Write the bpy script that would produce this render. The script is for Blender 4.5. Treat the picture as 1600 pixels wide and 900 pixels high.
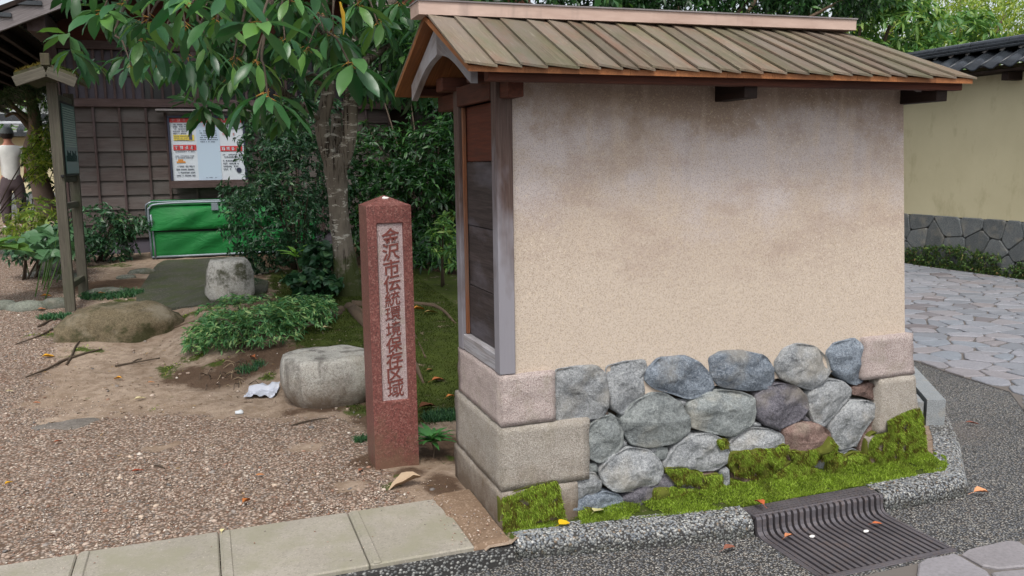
import bpy, bmesh, math, random
import numpy as np
from mathutils import Vector, Matrix, noise as mnoise

for _o in list(bpy.data.objects): bpy.data.objects.remove(_o)
SC = bpy.context.scene
COL = SC.collection
rnd = random.Random(7)
rng = np.random.default_rng(11)

# ------------------------------------------------------------------ camera
# world: X along the face of the small roofed wall, Y away from the street, Z up; eye 1.5 m above the wall's foot
FPX = 1326.0
CM = np.array([[0.938975, -0.062753, 0.338212], [-0.343728, -0.133194, 0.929575], [-0.013286, -0.989101, -0.146636]])
EYE = np.array([0.0, 0.0, 1.5])
cam_d = bpy.data.cameras.new('camera'); cam = bpy.data.objects.new('camera', cam_d); COL.objects.link(cam)
cam_d.sensor_width = 36.0; cam_d.lens = FPX / 1600.0 * 36.0
cam_d.clip_start = 0.05; cam_d.clip_end = 2000
_m = Matrix(((CM[0, 0], -CM[0, 1], -CM[0, 2], 0), (CM[1, 0], -CM[1, 1], -CM[1, 2], 0), (CM[2, 0], -CM[2, 1], -CM[2, 2], 1.5), (0, 0, 0, 1)))
cam.matrix_world = _m
SC.camera = cam

# ------------------------------------------------------------------ world, sun, exposure (bright overcast day)
SUN_EL, SUN_AZ = math.radians(58), math.radians(200)      # azimuth clockwise from +Y
wd = bpy.data.worlds.new('World'); SC.world = wd; wd.use_nodes = True
wn = wd.node_tree; wn.nodes.clear()
_out = wn.nodes.new('ShaderNodeOutputWorld'); _bg = wn.nodes.new('ShaderNodeBackground')
_sky = wn.nodes.new('ShaderNodeTexSky'); _sky.sky_type = 'NISHITA'; _sky.sun_disc = False
_sky.sun_elevation = SUN_EL; _sky.sun_rotation = SUN_AZ; _sky.dust_density = 4.0; _sky.air_density = 1.0; _sky.ozone_density = 1.0
_hs = wn.nodes.new('ShaderNodeHueSaturation'); _hs.inputs['Saturation'].default_value = 0.36
wn.links.new(_sky.outputs[0], _hs.inputs['Color']); wn.links.new(_hs.outputs[0], _bg.inputs['Color'])
_bg.inputs['Strength'].default_value = 0.15
wn.links.new(_bg.outputs[0], _out.inputs[0])
sl = bpy.data.lights.new('sun', 'SUN'); sl.energy = 1.2; sl.angle = math.radians(14); sl.color = (1.0, 0.965, 0.91)
so = bpy.data.objects.new('sun', sl); COL.objects.link(so)
_d = Vector((math.sin(SUN_AZ) * math.cos(SUN_EL), math.cos(SUN_AZ) * math.cos(SUN_EL), math.sin(SUN_EL)))
so.rotation_euler = (-_d).to_track_quat('-Z', 'Y').to_euler(); so.location = _d * 30
SC.view_settings.view_transform = 'Standard'; SC.view_settings.look = 'None'; SC.view_settings.gamma = 1
SC.view_settings.use_curve_mapping = False
SC.view_settings.exposure = 0.62
SC.render.engine = 'CYCLES'
SC.render.resolution_x = 1024; SC.render.resolution_y = 576

# ------------------------------------------------------------------ survey helpers: sight lines met with real planes of the place
def ray(px, py):
    return CM @ np.array([px - 800.0, py - 450.0, FPX])
def onZ(px, py, z=0.0):
    d = ray(px, py); return EYE + d * ((z - 1.5) / d[2])
def onY(px, py, y):
    d = ray(px, py); return EYE + d * (y / d[1])
def onX(px, py, x):
    d = ray(px, py); return EYE + d * (x / d[0])

# ------------------------------------------------------------------ terrain
def sstep(t):
    t = np.clip(t, 0, 1); return t * t * (3 - 2 * t)
def hgt(x, y):
    x = np.asarray(x, float); y = np.asarray(y, float)
    h = 0.44 * sstep((y - 4.2) / 8.3)
    r = np.sqrt(((x - 1.25) / 1.75) ** 2 + ((y - 7.5) / 2.15) ** 2)
    h = h + 0.17 * sstep((1.08 - r) / 0.42)
    r2 = np.sqrt(((x + 0.95) / 0.75) ** 2 + ((y - 7.4) / 0.7) ** 2)
    h = h + 0.05 * sstep((1 - r2) / 0.7)
    h = h + 0.012 * np.sin(2.1 * x + 0.6) * np.sin(1.7 * y) * sstep((y - 4.0) / 1.5)
    return h
def gnd(px, py):
    """point where a sight line meets the garden ground"""
    d = ray(px, py); lo = 0.5
    t = lo
    while t < 60:
        p = EYE + d / np.linalg.norm(d) * t
        if p[2] <= float(hgt(p[0], p[1])): break
        t += 0.02
    return np.array([p[0], p[1], float(hgt(p[0], p[1]))])

# ------------------------------------------------------------------ object helpers
WM = {}
def _wm(o): return WM.get(o.name, Matrix.Identity(4)) if o else Matrix.Identity(4)
def tagp(o, label=None, cat=None, group=None, kind=None):
    if label: o['label'] = label
    if cat: o['category'] = cat
    if group: o['group'] = group
    if kind: o['kind'] = kind
    return o
def thing(name, loc, label, cat, group=None):
    o = bpy.data.objects.new(name, None); o.empty_display_size = 0.1
    COL.objects.link(o); o.location = Vector([float(v) for v in loc]); WM[o.name] = Matrix.Translation(o.location)
    return tagp(o, label, cat, group)
def place(name, me, wm, parent=None, **kw):
    o = bpy.data.objects.new(name, me); COL.objects.link(o)
    if parent: o.parent = parent; o.matrix_basis = _wm(parent).inverted() @ wm
    else: o.matrix_basis = wm
    WM[o.name] = wm.copy()
    return tagp(o, **kw)
def mesh_np(name, V, F, mats, smooth=False, midx=None):
    """V (n,3); F list of arrays, each (m,k)"""
    me = bpy.data.meshes.new(name)
    V = np.asarray(V, np.float32)
    if not isinstance(F, list): F = [F]
    F = [np.asarray(f, np.int32) for f in F if len(f)]
    nl = sum(f.size for f in F); nf = sum(len(f) for f in F)
    me.vertices.add(len(V)); me.vertices.foreach_set('co', V.ravel())
    me.loops.add(nl); me.loops.foreach_set('vertex_index', np.concatenate([f.ravel() for f in F]))
    me.polygons.add(nf)
    tot = np.concatenate([np.full(len(f), f.shape[1], np.int32) for f in F])
    st = np.concatenate([[0], np.cumsum(tot)[:-1]]).astype(np.int32)
    me.polygons.foreach_set('loop_start', st)
    try: me.polygons.foreach_set('loop_total', tot)
    except Exception: pass
    if smooth: me.polygons.foreach_set('use_smooth', np.ones(nf, bool))
    for m in (mats if isinstance(mats, (list, tuple)) else [mats]): me.materials.append(m)
    if midx is not None: me.polygons.foreach_set('material_index', np.asarray(midx, np.int32))
    me.update(calc_edges=True); me.validate()
    return me
def mesh_py(name, V, F, mat, smooth=False):
    me = bpy.data.meshes.new(name); me.from_pydata([tuple(map(float, v)) for v in V], [], [tuple(int(i) for i in f) for f in F])
    for m in (mat if isinstance(mat, (list, tuple)) else [mat]): me.materials.append(m)
    if smooth:
        for p in me.polygons: p.use_smooth = True
    bm = bmesh.new(); bm.from_mesh(me); bmesh.ops.recalc_face_normals(bm, faces=bm.faces); bm.to_mesh(me); bm.free()
    me.update(); return me
def solid(name, V, F, mat, parent=None, smooth=False, **kw):
    """mesh from world-space vertices with its origin at its own middle"""
    V = np.asarray(V, float); c = (V.min(0) + V.max(0)) / 2
    me = mesh_py(name, V - c, F, mat, smooth)
    return place(name, me, Matrix.Translation(Vector(c)), parent, **kw)
_bc = {}
def boxmesh(name, size, mat, bev=0.003):
    k = (tuple(round(s, 3) for s in size), mat.name, round(bev, 4))
    if k in _bc: return _bc[k]
    bm = bmesh.new(); bmesh.ops.create_cube(bm, size=1.0)
    for v in bm.verts: v.co = Vector((v.co.x * size[0], v.co.y * size[1], v.co.z * size[2]))
    if bev > 0: bmesh.ops.bevel(bm, geom=bm.edges[:], offset=min(bev, min(size) * 0.4), segments=1, affect='EDGES')
    me = bpy.data.meshes.new(name); bm.to_mesh(me); bm.free(); me.materials.append(mat); _bc[k] = me
    return me
def box(name, lo, hi, mat, parent=None, bev=0.003, **kw):
    """axis-aligned box; longest side becomes the mesh's local X so that wood grain follows it"""
    lo = np.minimum(lo, hi) * 1.0; hi2 = np.maximum(lo, hi); lo = np.array(lo, float); hi = np.array(hi2, float)
    s = hi - lo; c = (lo + hi) / 2; k = int(np.argmax(s))
    if k == 0: R = Matrix.Identity(4); sz = s
    elif k == 1: R = Matrix.Rotation(math.pi / 2, 4, 'Z'); sz = np.array([s[1], s[0], s[2]])
    else: R = Matrix.Rotation(-math.pi / 2, 4, 'Y'); sz = np.array([s[2], s[1], s[0]])
    return place(name, boxmesh(name, sz, mat, bev), Matrix.Translation(Vector(c)) @ R, parent, **kw)
def beam(name, a, b, w, h, mat, parent=None, up=(0, 0, 1), bev=0.003, **kw):
    """squared timber from a to b (centre line), w across, h along up"""
    a = Vector([float(v) for v in a]); b = Vector([float(v) for v in b]); x = (b - a); L = x.length; x.normalize()
    z = Vector(up); z = (z - x * z.dot(x)).normalized(); y = z.cross(x)
    R = Matrix((x, y, z)).transposed().to_4x4()
    return place(name, boxmesh(name, (L, w, h), mat, bev), Matrix.Translation((a + b) / 2) @ R, parent, **kw)
def tube_geo(pts, rad, n=8, jit=0.0, seed=0, cap=True):
    pts = [Vector([float(v) for v in p]) for p in pts]; V = []; F = []
    up = Vector((0.13, 0.31, 0.94)); r_ = random.Random(seed)
    for i, p in enumerate(pts):
        t = (pts[min(i + 1, len(pts) - 1)] - pts[max(i - 1, 0)]).normalized()
        a = t.cross(up); a = a.normalized() if a.length > 1e-3 else Vector((1, 0, 0)); b = t.cross(a)
        for k in range(n):
            q = 2 * math.pi * k / n; rr = rad[i] * (1 + jit * mnoise.noise(Vector((p.x * 3 + k * 1.7 + seed, p.y * 3, p.z * 3))))
            V.append(p + (a * math.cos(q) + b * math.sin(q)) * rr)
    for i in range(len(pts) - 1):
        for k in range(n):
            F.append((i * n + k, i * n + (k + 1) % n, (i + 1) * n + (k + 1) % n, (i + 1) * n + k))
    if cap: F.append(tuple(range(n))[::-1]); F.append(tuple((len(pts) - 1) * n + k for k in range(n)))
    return [tuple(v) for v in V], F
def spline(pts, m=6):
    P = [np.array(p, float) for p in pts]; P = [2 * P[0] - P[1]] + P + [2 * P[-1] - P[-2]]; out = []
    for i in range(1, len(P) - 2):
        for j in range(m):
            t = j / m
            out.append(0.5 * ((2 * P[i]) + (-P[i - 1] + P[i + 1]) * t + (2 * P[i - 1] - 5 * P[i] + 4 * P[i + 1] - P[i + 2]) * t * t + (-P[i - 1] + 3 * P[i] - 3 * P[i + 1] + P[i + 2]) * t ** 3))
    out.append(P[-2]); return out
def tube(name, pts, rad, mat, parent=None, n=8, m=5, jit=0.15, seed=0, **kw):
    P = spline(pts, m); R = spline([[r] for r in rad], m); R = [float(max(r[0], 0.0008)) for r in R]
    V, F = tube_geo(P, R, n, jit, seed); return solid(name, V, F, mat, parent, True, **kw)
def merge(parts):
    V = []; F = []
    for v, f in parts:
        o = len(V); V += list(v); F += [tuple(i + o for i in q) for q in f]
    return V, F
def box_geo(lo, hi):
    x0, y0, z0 = lo; x1, y1, z1 = hi
    return [(x0, y0, z0), (x1, y0, z0), (x1, y1, z0), (x0, y1, z0), (x0, y0, z1), (x1, y0, z1), (x1, y1, z1), (x0, y1, z1)], \
        [(0, 3, 2, 1), (4, 5, 6, 7), (0, 1, 5, 4), (1, 2, 6, 5), (2, 3, 7, 6), (3, 0, 4, 7)]
def ico(sub=1):
    bm = bmesh.new(); bmesh.ops.create_icosphere(bm, subdivisions=sub, radius=1.0)
    V = np.array([v.co[:] for v in bm.verts]); F = np.array([[v.index for v in f.verts] for f in bm.faces]); bm.free(); return V, F
ICO1 = ico(1); ICO2 = ico(2); ICO4 = ico(4)
OCT = (np.array([(1, 0, 0), (0, 1, 0), (-1, 0, 0), (0, -1, 0), (0, 0, 1), (0, 0, -1)], float), np.array([(0, 1, 4), (1, 2, 4), (2, 3, 4), (3, 0, 4), (1, 0, 5), (2, 1, 5), (3, 2, 5), (0, 3, 5)]))
def pebbles(pos, rad, flat=0.6, tmpl=OCT, nrm=None):
    """many small stones as one mesh: arrays"""
    V0, F0 = tmpl; n = len(pos); pos = np.asarray(pos)
    sc = np.stack([rad * rng.uniform(0.8, 1.4, n), rad * rng.uniform(0.65, 1.05, n), rad * flat * rng.uniform(0.7, 1.2, n)], 1)
    a = rng.uniform(0, 6.283, n); L = V0[None] * sc[:, None]
    L = L + rng.normal(0, 0.08, L.shape) * rad[:, None, None]
    if nrm is None:
        c, s = np.cos(a)[:, None], np.sin(a)[:, None]
        V = np.stack([L[..., 0] * c - L[..., 1] * s, L[..., 0] * s + L[..., 1] * c, L[..., 2]], -1)
    else:
        N = nrm / np.linalg.norm(nrm, axis=1, keepdims=True)
        h = np.stack([np.cos(a), np.sin(a), 0.3 * np.ones(n)], 1); T = np.cross(N, h); T /= np.linalg.norm(T, axis=1, keepdims=True); B = np.cross(N, T)
        V = L[..., 0:1] * T[:, None] + L[..., 1:2] * B[:, None] + L[..., 2:3] * N[:, None]
    V = V + pos[:, None]
    F = F0[None] + (np.arange(n) * len(V0))[:, None, None]
    return V.reshape(-1, 3), F.reshape(-1, F0.shape[1])
def strands(pos, dirs, ln, wd, bend=0.3):
    """short blades (two triangles each) for moss and grass"""
    n = len(pos); dirs = dirs / np.linalg.norm(dirs, axis=1, keepdims=True)
    r = rng.normal(size=(n, 3)); s = np.cross(dirs, r); s /= np.linalg.norm(s, axis=1, keepdims=True)
    ln = ln[:, None]; wd = wd[:, None]
    mid = pos + dirs * ln * 0.55; d2 = dirs + np.array([0, 0, -bend]) ; tip = mid + d2 * ln * 0.5
    V = np.stack([pos - s * wd / 2, pos + s * wd / 2, mid + s * wd * 0.4, mid - s * wd * 0.4, tip], 1).reshape(-1, 3)
    b = (np.arange(n) * 5)[:, None]
    return V, [np.array([0, 1, 2, 3]) + b, np.array([3, 2, 4]) + b]

# ------------------------------------------------------------------ shader helpers
def lin(h):
    h = h.lstrip('#'); r = [int(h[i:i + 2], 16) / 255 for i in (0, 2, 4)]
    return tuple((c / 12.92 if c <= 0.04045 else ((c + 0.055) / 1.055) ** 2.4) for c in r) + (1.0,)
class NT:
    def __init__(s, name, rough=0.8, spec=0.3):
        s.m = bpy.data.materials.new(name); s.m.use_nodes = True; s.t = s.m.node_tree; s.t.nodes.clear()
        s.o = s.t.nodes.new('ShaderNodeOutputMaterial'); s.b = s.t.nodes.new('ShaderNodeBsdfPrincipled')
        s.t.links.new(s.b.outputs[0], s.o.inputs[0]); s.b.inputs['Roughness'].default_value = rough
        s.b.inputs['Specular IOR Level'].default_value = spec
        tc = s.t.nodes.new('ShaderNodeTexCoord'); oi = s.t.nodes.new('ShaderNodeObjectInfo'); s.rand = oi.outputs['Random']
        mu = s.t.nodes.new('ShaderNodeVectorMath'); mu.operation = 'SCALE'; mu.inputs[0].default_value = (37.0, 53.0, 71.0); s.t.links.new(oi.outputs['Random'], mu.inputs['Scale'])
        ad = s.t.nodes.new('ShaderNodeVectorMath'); ad.operation = 'ADD'; s.t.links.new(tc.outputs['Object'], ad.inputs[0]); s.t.links.new(mu.outputs[0], ad.inputs[1])
        s.co = ad.outputs[0]; s.obj = tc.outputs['Object']
        g = s.t.nodes.new('ShaderNodeNewGeometry'); s.pos = g.outputs['Position']; s.isl = g.outputs['Random Per Island']; s.nrm = g.outputs['Normal']
    def n(s, t): return s.t.nodes.new(t)
    def L(s, a, b): s.t.links.new(a, b)
    def put(s, sock, v):
        if isinstance(v, bpy.types.NodeSocket): s.L(v, sock)
        else:
            try: sock.default_value = v
            except Exception: sock.default_value = (v[0], v[1], v[2])
    def sc(s, v, vec):
        m = s.n('ShaderNodeVectorMath'); m.operation = 'MULTIPLY'; s.L(v, m.inputs[0]); s.put(m.inputs[1], vec); return m.outputs[0]
    def noise(s, scale, detail=4, rough=0.55, v=None, dist=0.0):
        n = s.n('ShaderNodeTexNoise'); n.inputs['Scale'].default_value = scale; n.inputs['Detail'].default_value = detail; n.inputs['Roughness'].default_value = rough
        n.inputs['Distortion'].default_value = dist; s.L(v or s.co, n.inputs['Vector']); return n.outputs[0]
    def vor(s, scale, v=None, feat='F1', out='Distance', rand=1.0):
        n = s.n('ShaderNodeTexVoronoi'); n.feature = feat; n.inputs['Scale'].default_value = scale; n.inputs['Randomness'].default_value = rand
        s.L(v or s.co, n.inputs['Vector']); return n.outputs[out]
    def ramp(s, f, stops, interp='LINEAR'):
        n = s.n('ShaderNodeValToRGB'); n.color_ramp.interpolation = interp; e = n.color_ramp.elements
        while len(e) < len(stops): e.new(0.5)
        for i, (p, c) in enumerate(stops):
            e[i].position = p
            if isinstance(c, str): c = lin(c)
            if isinstance(c, (int, float)): c = (c, c, c, 1)
            e[i].color = c
        s.put(n.inputs[0], f); return n.outputs[0]
    def mix(s, f, a, b, mode='MIX'):
        n = s.n('ShaderNodeMix'); n.data_type = 'RGBA'; n.blend_type = mode
        s.put(n.inputs[0], f)
        for i, c in ((6, a), (7, b)):
            if isinstance(c, str): c = lin(c)
            if isinstance(c, (int, float)): c = (c, c, c, 1)
            s.put(n.inputs[i], c)
        return n.outputs[2]
    def math(s, op, a, b=0.0, clamp=False):
        n = s.n('ShaderNodeMath'); n.operation = op; n.use_clamp = clamp; s.put(n.inputs[0], a); s.put(n.inputs[1], b); return n.outputs[0]
    def attr(s, name):
        n = s.n('ShaderNodeAttribute'); n.attribute_name = name; return n.outputs['Fac']
    def sep(s, v, i):
        n = s.n('ShaderNodeSeparateXYZ'); s.L(v, n.inputs[0]); return n.outputs[i]
    def hsv(s, c, h=0.5, sa=1.0, v=1.0):
        n = s.n('ShaderNodeHueSaturation'); s.put(n.inputs['Hue'], h); s.put(n.inputs['Saturation'], sa); s.put(n.inputs['Value'], v); s.put(n.inputs['Color'], c); return n.outputs[0]
    def color(s, c): s.put(s.b.inputs['Base Color'], lin(c) if isinstance(c, str) else c); return s
    def rough(s, v): s.put(s.b.inputs['Roughness'], v); return s
    def bump(s, h, strength=0.5, dist=0.01, normal=None):
        n = s.n('ShaderNodeBump'); n.inputs['Strength'].default_value = strength; n.inputs['Distance'].default_value = dist; s.L(h, n.inputs['Height'])
        if normal: s.L(normal, n.inputs['Normal'])
        s.L(n.outputs[0], s.b.inputs['Normal']); return n.outputs[0]
def vari(n, lo=0.85, hi=1.15):
    return n.math('ADD', n.math('MULTIPLY', n.rand, hi - lo), lo)

def m_wood(name, c1, c2, grey=None, gf=0.4, rough=0.75, bump=0.35, gs=1.0, moss=None, zweather=False, warm=None):
    n = NT(name, rough, 0.25)
    g = n.noise(9 * gs, 6, 0.65, n.sc(n.co, (0.35, 6, 6)), 0.4); f = n.noise(60 * gs, 3, 0.6, n.sc(n.co, (0.12, 4, 4)))
    c = n.ramp(g, [(0.3, c1), (0.7, c2)])
    c = n.mix(n.ramp(f, [(0.42, 0.0), (0.62, 0.35)]), c, (0.02, 0.015, 0.012, 1))
    gq = n.noise(2.2, 4, 0.6, n.sc(n.co, (1, 2.5, 2.5)))
    if zweather: gq = n.math('ADD', gq, n.math('MULTIPLY', n.math('SUBTRACT', 1.25, n.sep(n.pos, 2)), 0.45))   # rain-washed grey lower down
    if grey: c = n.mix(n.ramp(gq, [(gf - 0.12, 0.0), (gf + 0.12, 0.9)]), c, grey)
    if warm:
        c = n.mix(n.ramp(n.noise(3.0, 5, 0.65, n.sc(n.co, (1, 3.5, 3.5))), [(0.5, 0.0), (0.7, 0.5)]), c, warm)
        c = n.mix(n.ramp(n.noise(16, 4, 0.7, n.sc(n.co, (0.3, 3, 3))), [(0.6, 0.0), (0.72, 0.6)]), c, '#9d9384')
    if moss: c = n.mix(n.ramp(n.noise(3.2, 6, 0.7, n.sc(n.co, (.7, 1.6, 1.6))), [(0.44, 0.0), (0.68, 0.62)]), c, moss)
    c = n.hsv(c, v=vari(n, 0.78, 1.2)); n.color(c)
    n.bump(n.mix(0.5, g, f), bump, 0.006); return n.m

M = {}
M['roof_board'] = m_wood('roof_board_wood', '#66584a', '#7d715f', '#73695f', 0.5, moss='#575c40', bump=0.6, warm='#7a5744')
M['cedar'] = m_wood('fresh_cedar', '#8f5833', '#a06b43', '#7a4e32', 0.6, rough=0.6, bump=0.2)
M['redwood'] = m_wood('reddish_timber', '#48281d', '#62382a', '#3a241d', 0.55, bump=0.3)
M['post_wood'] = m_wood('weathered_post', '#4b3833', '#66564f', '#86848a', 0.45, bump=0.4, zweather=True)
M['barge'] = m_wood('grey_barge', '#6a5a52', '#8c8380', '#9b9a9e', 0.48, bump=0.35)
M['sill'] = m_wood('grey_sill', '#8d8684', '#a3a3a8', None, bump=0.35)
M['dark_board'] = m_wood('dark_panel_board', '#2b2524', '#4a413f', '#5d5a60', 0.6, bump=0.5)
M['red_board'] = m_wood('red_panel_board', '#4a2519', '#5c3022', '#39241f', 0.6, bump=0.5)
M['house_wood'] = m_wood('old_house_board', '#453c39', '#5c524f', '#57524f', 0.5, bump=0.45)
M['house_beam'] = m_wood('old_house_beam', '#443634', '#584845', '#5f5355', 0.6, bump=0.3)
M['dark_beam'] = m_wood('dark_roof_timber', '#1e1410', '#2e1f19', None, bump=0.3)
M['house_fascia'] = m_wood('grey_fascia', '#77706f', '#8f898a', None, bump=0.2)
M['sign_wood'] = m_wood('sign_timber', '#4f4b42', '#635f54', '#4d513e', 0.6, bump=0.4)
M['moss_wood'] = m_wood('mossy_timber', '#4d453a', '#5f5746', None, moss='#4a5727', bump=0.4)

def m_ridge():
    n = NT('ridge_board_pale', 0.7, 0.25)
    g = n.noise(5, 5, 0.6, n.sc(n.co, (0.8, 4, 4))); st = n.noise(14, 3, 0.6, n.sc(n.co, (1, 0.3, 0.15)))
    c = n.ramp(g, [(0.3, '#a88f82'), (0.7, '#c0a99c')]); c = n.mix(n.ramp(st, [(0.55, 0.0), (0.75, 0.5)]), c, '#7a6c66')
    n.color(c); n.bump(g, 0.2, 0.004); return n.m
M['ridge'] = m_ridge()

def m_plaster():
    n = NT('earth_plaster', 0.92, 0.1); z = n.sep(n.pos, 2)
    big = n.noise(1.5, 5, 0.6); med = n.noise(5.0, 5, 0.65); blot = n.noise(3.1, 4, 0.55, n.sc(n.co, (1.0, 1.0, 1.5)))
    base = n.mix(big, '#c1b3a4', '#b8aa9b')
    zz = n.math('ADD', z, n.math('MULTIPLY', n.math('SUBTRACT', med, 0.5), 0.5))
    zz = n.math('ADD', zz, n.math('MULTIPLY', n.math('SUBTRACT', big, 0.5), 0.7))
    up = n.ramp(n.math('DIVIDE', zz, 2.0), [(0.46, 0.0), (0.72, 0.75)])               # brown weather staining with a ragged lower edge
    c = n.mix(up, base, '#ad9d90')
    ring = n.ramp(n.math('DIVIDE', zz, 2.0), [(0.6, 0.0), (0.72, 0.8), (0.82, 0.85), (0.87, 0.0)])
    c = n.mix(n.math('MULTIPLY', ring, n.ramp(blot, [(0.36, 0.15), (0.52, 1.0)])), c, '#bdb4b2')   # pale efflorescence
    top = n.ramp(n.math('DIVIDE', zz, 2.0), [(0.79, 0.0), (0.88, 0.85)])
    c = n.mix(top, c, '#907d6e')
    pu = n.noise(2.3, 5, 0.6, n.sc(n.co, (1, 1, 2.2))); c = n.mix(n.math('MULTIPLY', n.ramp(pu, [(0.5, 0.0), (0.66, 0.55)]), n.ramp(n.math('DIVIDE', z, 2.0), [(0.42, 0.0), (0.56, 1.0)])), c, '#a39186')
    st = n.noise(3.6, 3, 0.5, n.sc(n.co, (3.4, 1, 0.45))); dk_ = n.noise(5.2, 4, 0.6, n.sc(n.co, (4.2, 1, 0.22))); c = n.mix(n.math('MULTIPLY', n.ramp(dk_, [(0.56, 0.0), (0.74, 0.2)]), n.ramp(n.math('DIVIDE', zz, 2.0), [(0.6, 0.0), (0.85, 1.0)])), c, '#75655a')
    c = n.mix(n.math('MULTIPLY', n.ramp(st, [(0.56, 0.0), (0.7, 0.5)]), n.ramp(n.math('DIVIDE', z, 2.0), [(0.5, 0.0), (0.8, 1.0)])), c, '#c0ae9c')
    sv = n.sc(n.co, (1.0, 1.0, 1.0))
    wv = n.n('ShaderNodeVectorRotate'); n.L(sv, wv.inputs['Vector']); wv.rotation_type = 'Y_AXIS'; wv.inputs['Angle'].default_value = 0.7
    f1 = n.vor(88, n.sc(wv.outputs[0], (1.0, 1, 0.28))); f2 = n.vor(94, n.sc(wv.outputs[0], (0.28, 1, 1.0)))
    fl = n.math('MAXIMUM', n.ramp(f1, [(0.12, 1.0), (0.2, 0.0)]), n.ramp(f2, [(0.12, 1.0), (0.2, 0.0)]))
    k = n.ramp(n.noise(2.4, 3), [(0.42, 0.25), (0.6, 0.95)])
    c = n.mix(n.math('MULTIPLY', n.math('MULTIPLY', fl, k), 0.55), c, '#dbd0c0')
    gr = n.noise(230, 3, 0.7); c = n.mix(n.ramp(gr, [(0.38, 0.5), (0.5, 0.0)]), c, '#6f5d4c')
    gr2 = n.noise(120, 3, 0.7); c = n.mix(n.ramp(gr2, [(0.55, 0.0), (0.7, 0.35)]), c, '#d8c6a6')
    n.color(c); n.bump(n.mix(0.5, gr, med), 0.35, 0.004); return n.m
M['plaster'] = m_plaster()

def m_stone(name, stops, fine='#cfcfcc', dark='#3c3f42', moss=0.0, sc=1.0, bstr=0.6, tint=0.14, streak=None, soil=False, patch='#989080'):
    n = NT(name, 0.85, 0.25)
    a = n.noise(7 * sc, 6, 0.68); b = n.noise(70 * sc, 6, 0.78); d = n.vor(14 * sc, feat='F1'); e = n.noise(260, 3, 0.8); ch = n.noise(16 * min(sc, 1.6), 6, 0.62, dist=1.2)
    c = n.ramp(a, stops); c = n.mix(n.ramp(b, [(0.51, 0.0), (0.62, 0.5)]), c, fine); c = n.mix(n.ramp(b, [(0.36, 0.6), (0.48, 0.0)]), c, dark)
    c = n.mix(n.ramp(e, [(0.53, 0.0), (0.6, 0.55)]), c, fine); c = n.mix(n.ramp(e, [(0.4, 0.5), (0.46, 0.0)]), c, dark)
    c = n.mix(n.ramp(n.noise(4.5 * sc, 4, .6), [(.52, 0.), (.68, .45)]), c, patch)
    if streak: c = n.mix(n.ramp(n.noise(9, 4, 0.6, n.sc(n.co, (1, 1, 0.25))), [(0.5, 0.0), (0.65, 0.7)]), c, streak)
    if moss: c = n.mix(n.ramp(n.noise(3.4, 5, 0.7), [(0.48, 0.0), (0.58, moss)]), c, '#37391f')
    if soil: c = n.mix(n.ramp(n.math('SUBTRACT', n.math('MULTIPLY', n.noise(6, 5, 0.7, n.pos), 0.5), n.sep(n.pos, 2)), [(0.0, 0.0), (0.22, 0.85)]), c, '#6a5948')
    c = n.hsv(c, v=vari(n, 1 - tint, 1 + tint)); n.color(c)
    n.bump(n.mix(0.4, n.mix(0.55, ch, b), n.math('ABSOLUTE', n.math('SUBTRACT', ch, 0.5))), bstr, 0.045 if sc < 2 else 0.03); return n.m
M['rubble_blue'] = m_stone('blue_grey_rubble', [(0.3, '#565e68'), (0.7, '#78828c')], '#a4abb2', '#333840')
M['rubble_grey'] = m_stone('grey_rubble', [(0.3, '#74787c'), (0.7, '#9a9c9c')], '#c0c2c2', '#484a4c')
M['rubble_dark'] = m_stone('dark_rubble', [(0.3, '#4d4b52'), (0.7, '#66636a')], '#8c8a90', '#2c2b30')
M['rubble_red'] = m_stone('reddish_rubble', [(0.3, '#66524d'), (0.7, '#7a645c')], '#a08a80', '#40302c')
M['rubble_green'] = m_stone('greenish_grey_rubble', [(0.3, '#6c7274'), (0.7, '#878c8a')], '#a9adaa', '#424544')
M['tuff'] = m_stone('pink_tuff_block', [(0.3, '#a5948f'), (0.7, '#bbaca6')], '#dad0ca', '#6b5c56', sc=2.6, tint=0.05, bstr=0.8)
M['tuff_moss'] = m_stone('weathered_tuff_block', [(0.3, '#989084'), (0.65, '#aba399')], '#cdc6bd', '#625b52', sc=2.6, tint=0.04, bstr=0.8, soil=True)
M['boulder_pale'] = m_stone('pale_boulder', [(0.3, '#98968f'), (0.52, '#b8b5ad'), (0.7, '#a29d91')], '#d0cec7', '#59564c', tint=0.03, streak='#4f4a45', bstr=0.7, soil=True)
M['boulder_brown'] = m_stone('brown_boulder', [(0.3, '#494232'), (0.5, '#6e624d'), (0.7, '#544c3a')], '#7f755f', '#2c281b', moss=0.85, tint=0.05)
M['small_rock'] = m_stone('garden_rock', [(0.3, '#5b5f58'), (0.7, '#75786d')], '#8b8e84', '#363a33', moss=0.5, tint=0.2)
M['granite_kerb'] = m_stone('granite_kerb_stone', [(0.3, '#757a7d'), (0.7, '#8a8e90')], '#a5a9aa', '#55595b', sc=3, bstr=0.2, tint=0.05)
M['base_stone'] = m_stone('street_wall_stone', [(0.3, '#55595b'), (0.7, '#6d7070')], '#868a88', '#383b3c', tint=0.2)
M['mortar'] = NT('joint_fill', 0.95, 0.1).color('#3d372f').m
M['grout'] = NT('paving_joint', 0.95, 0.1).color('#67625e').m; M['base_joint'] = NT('base_joint', 0.95, 0.1).color('#45443f').m

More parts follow.
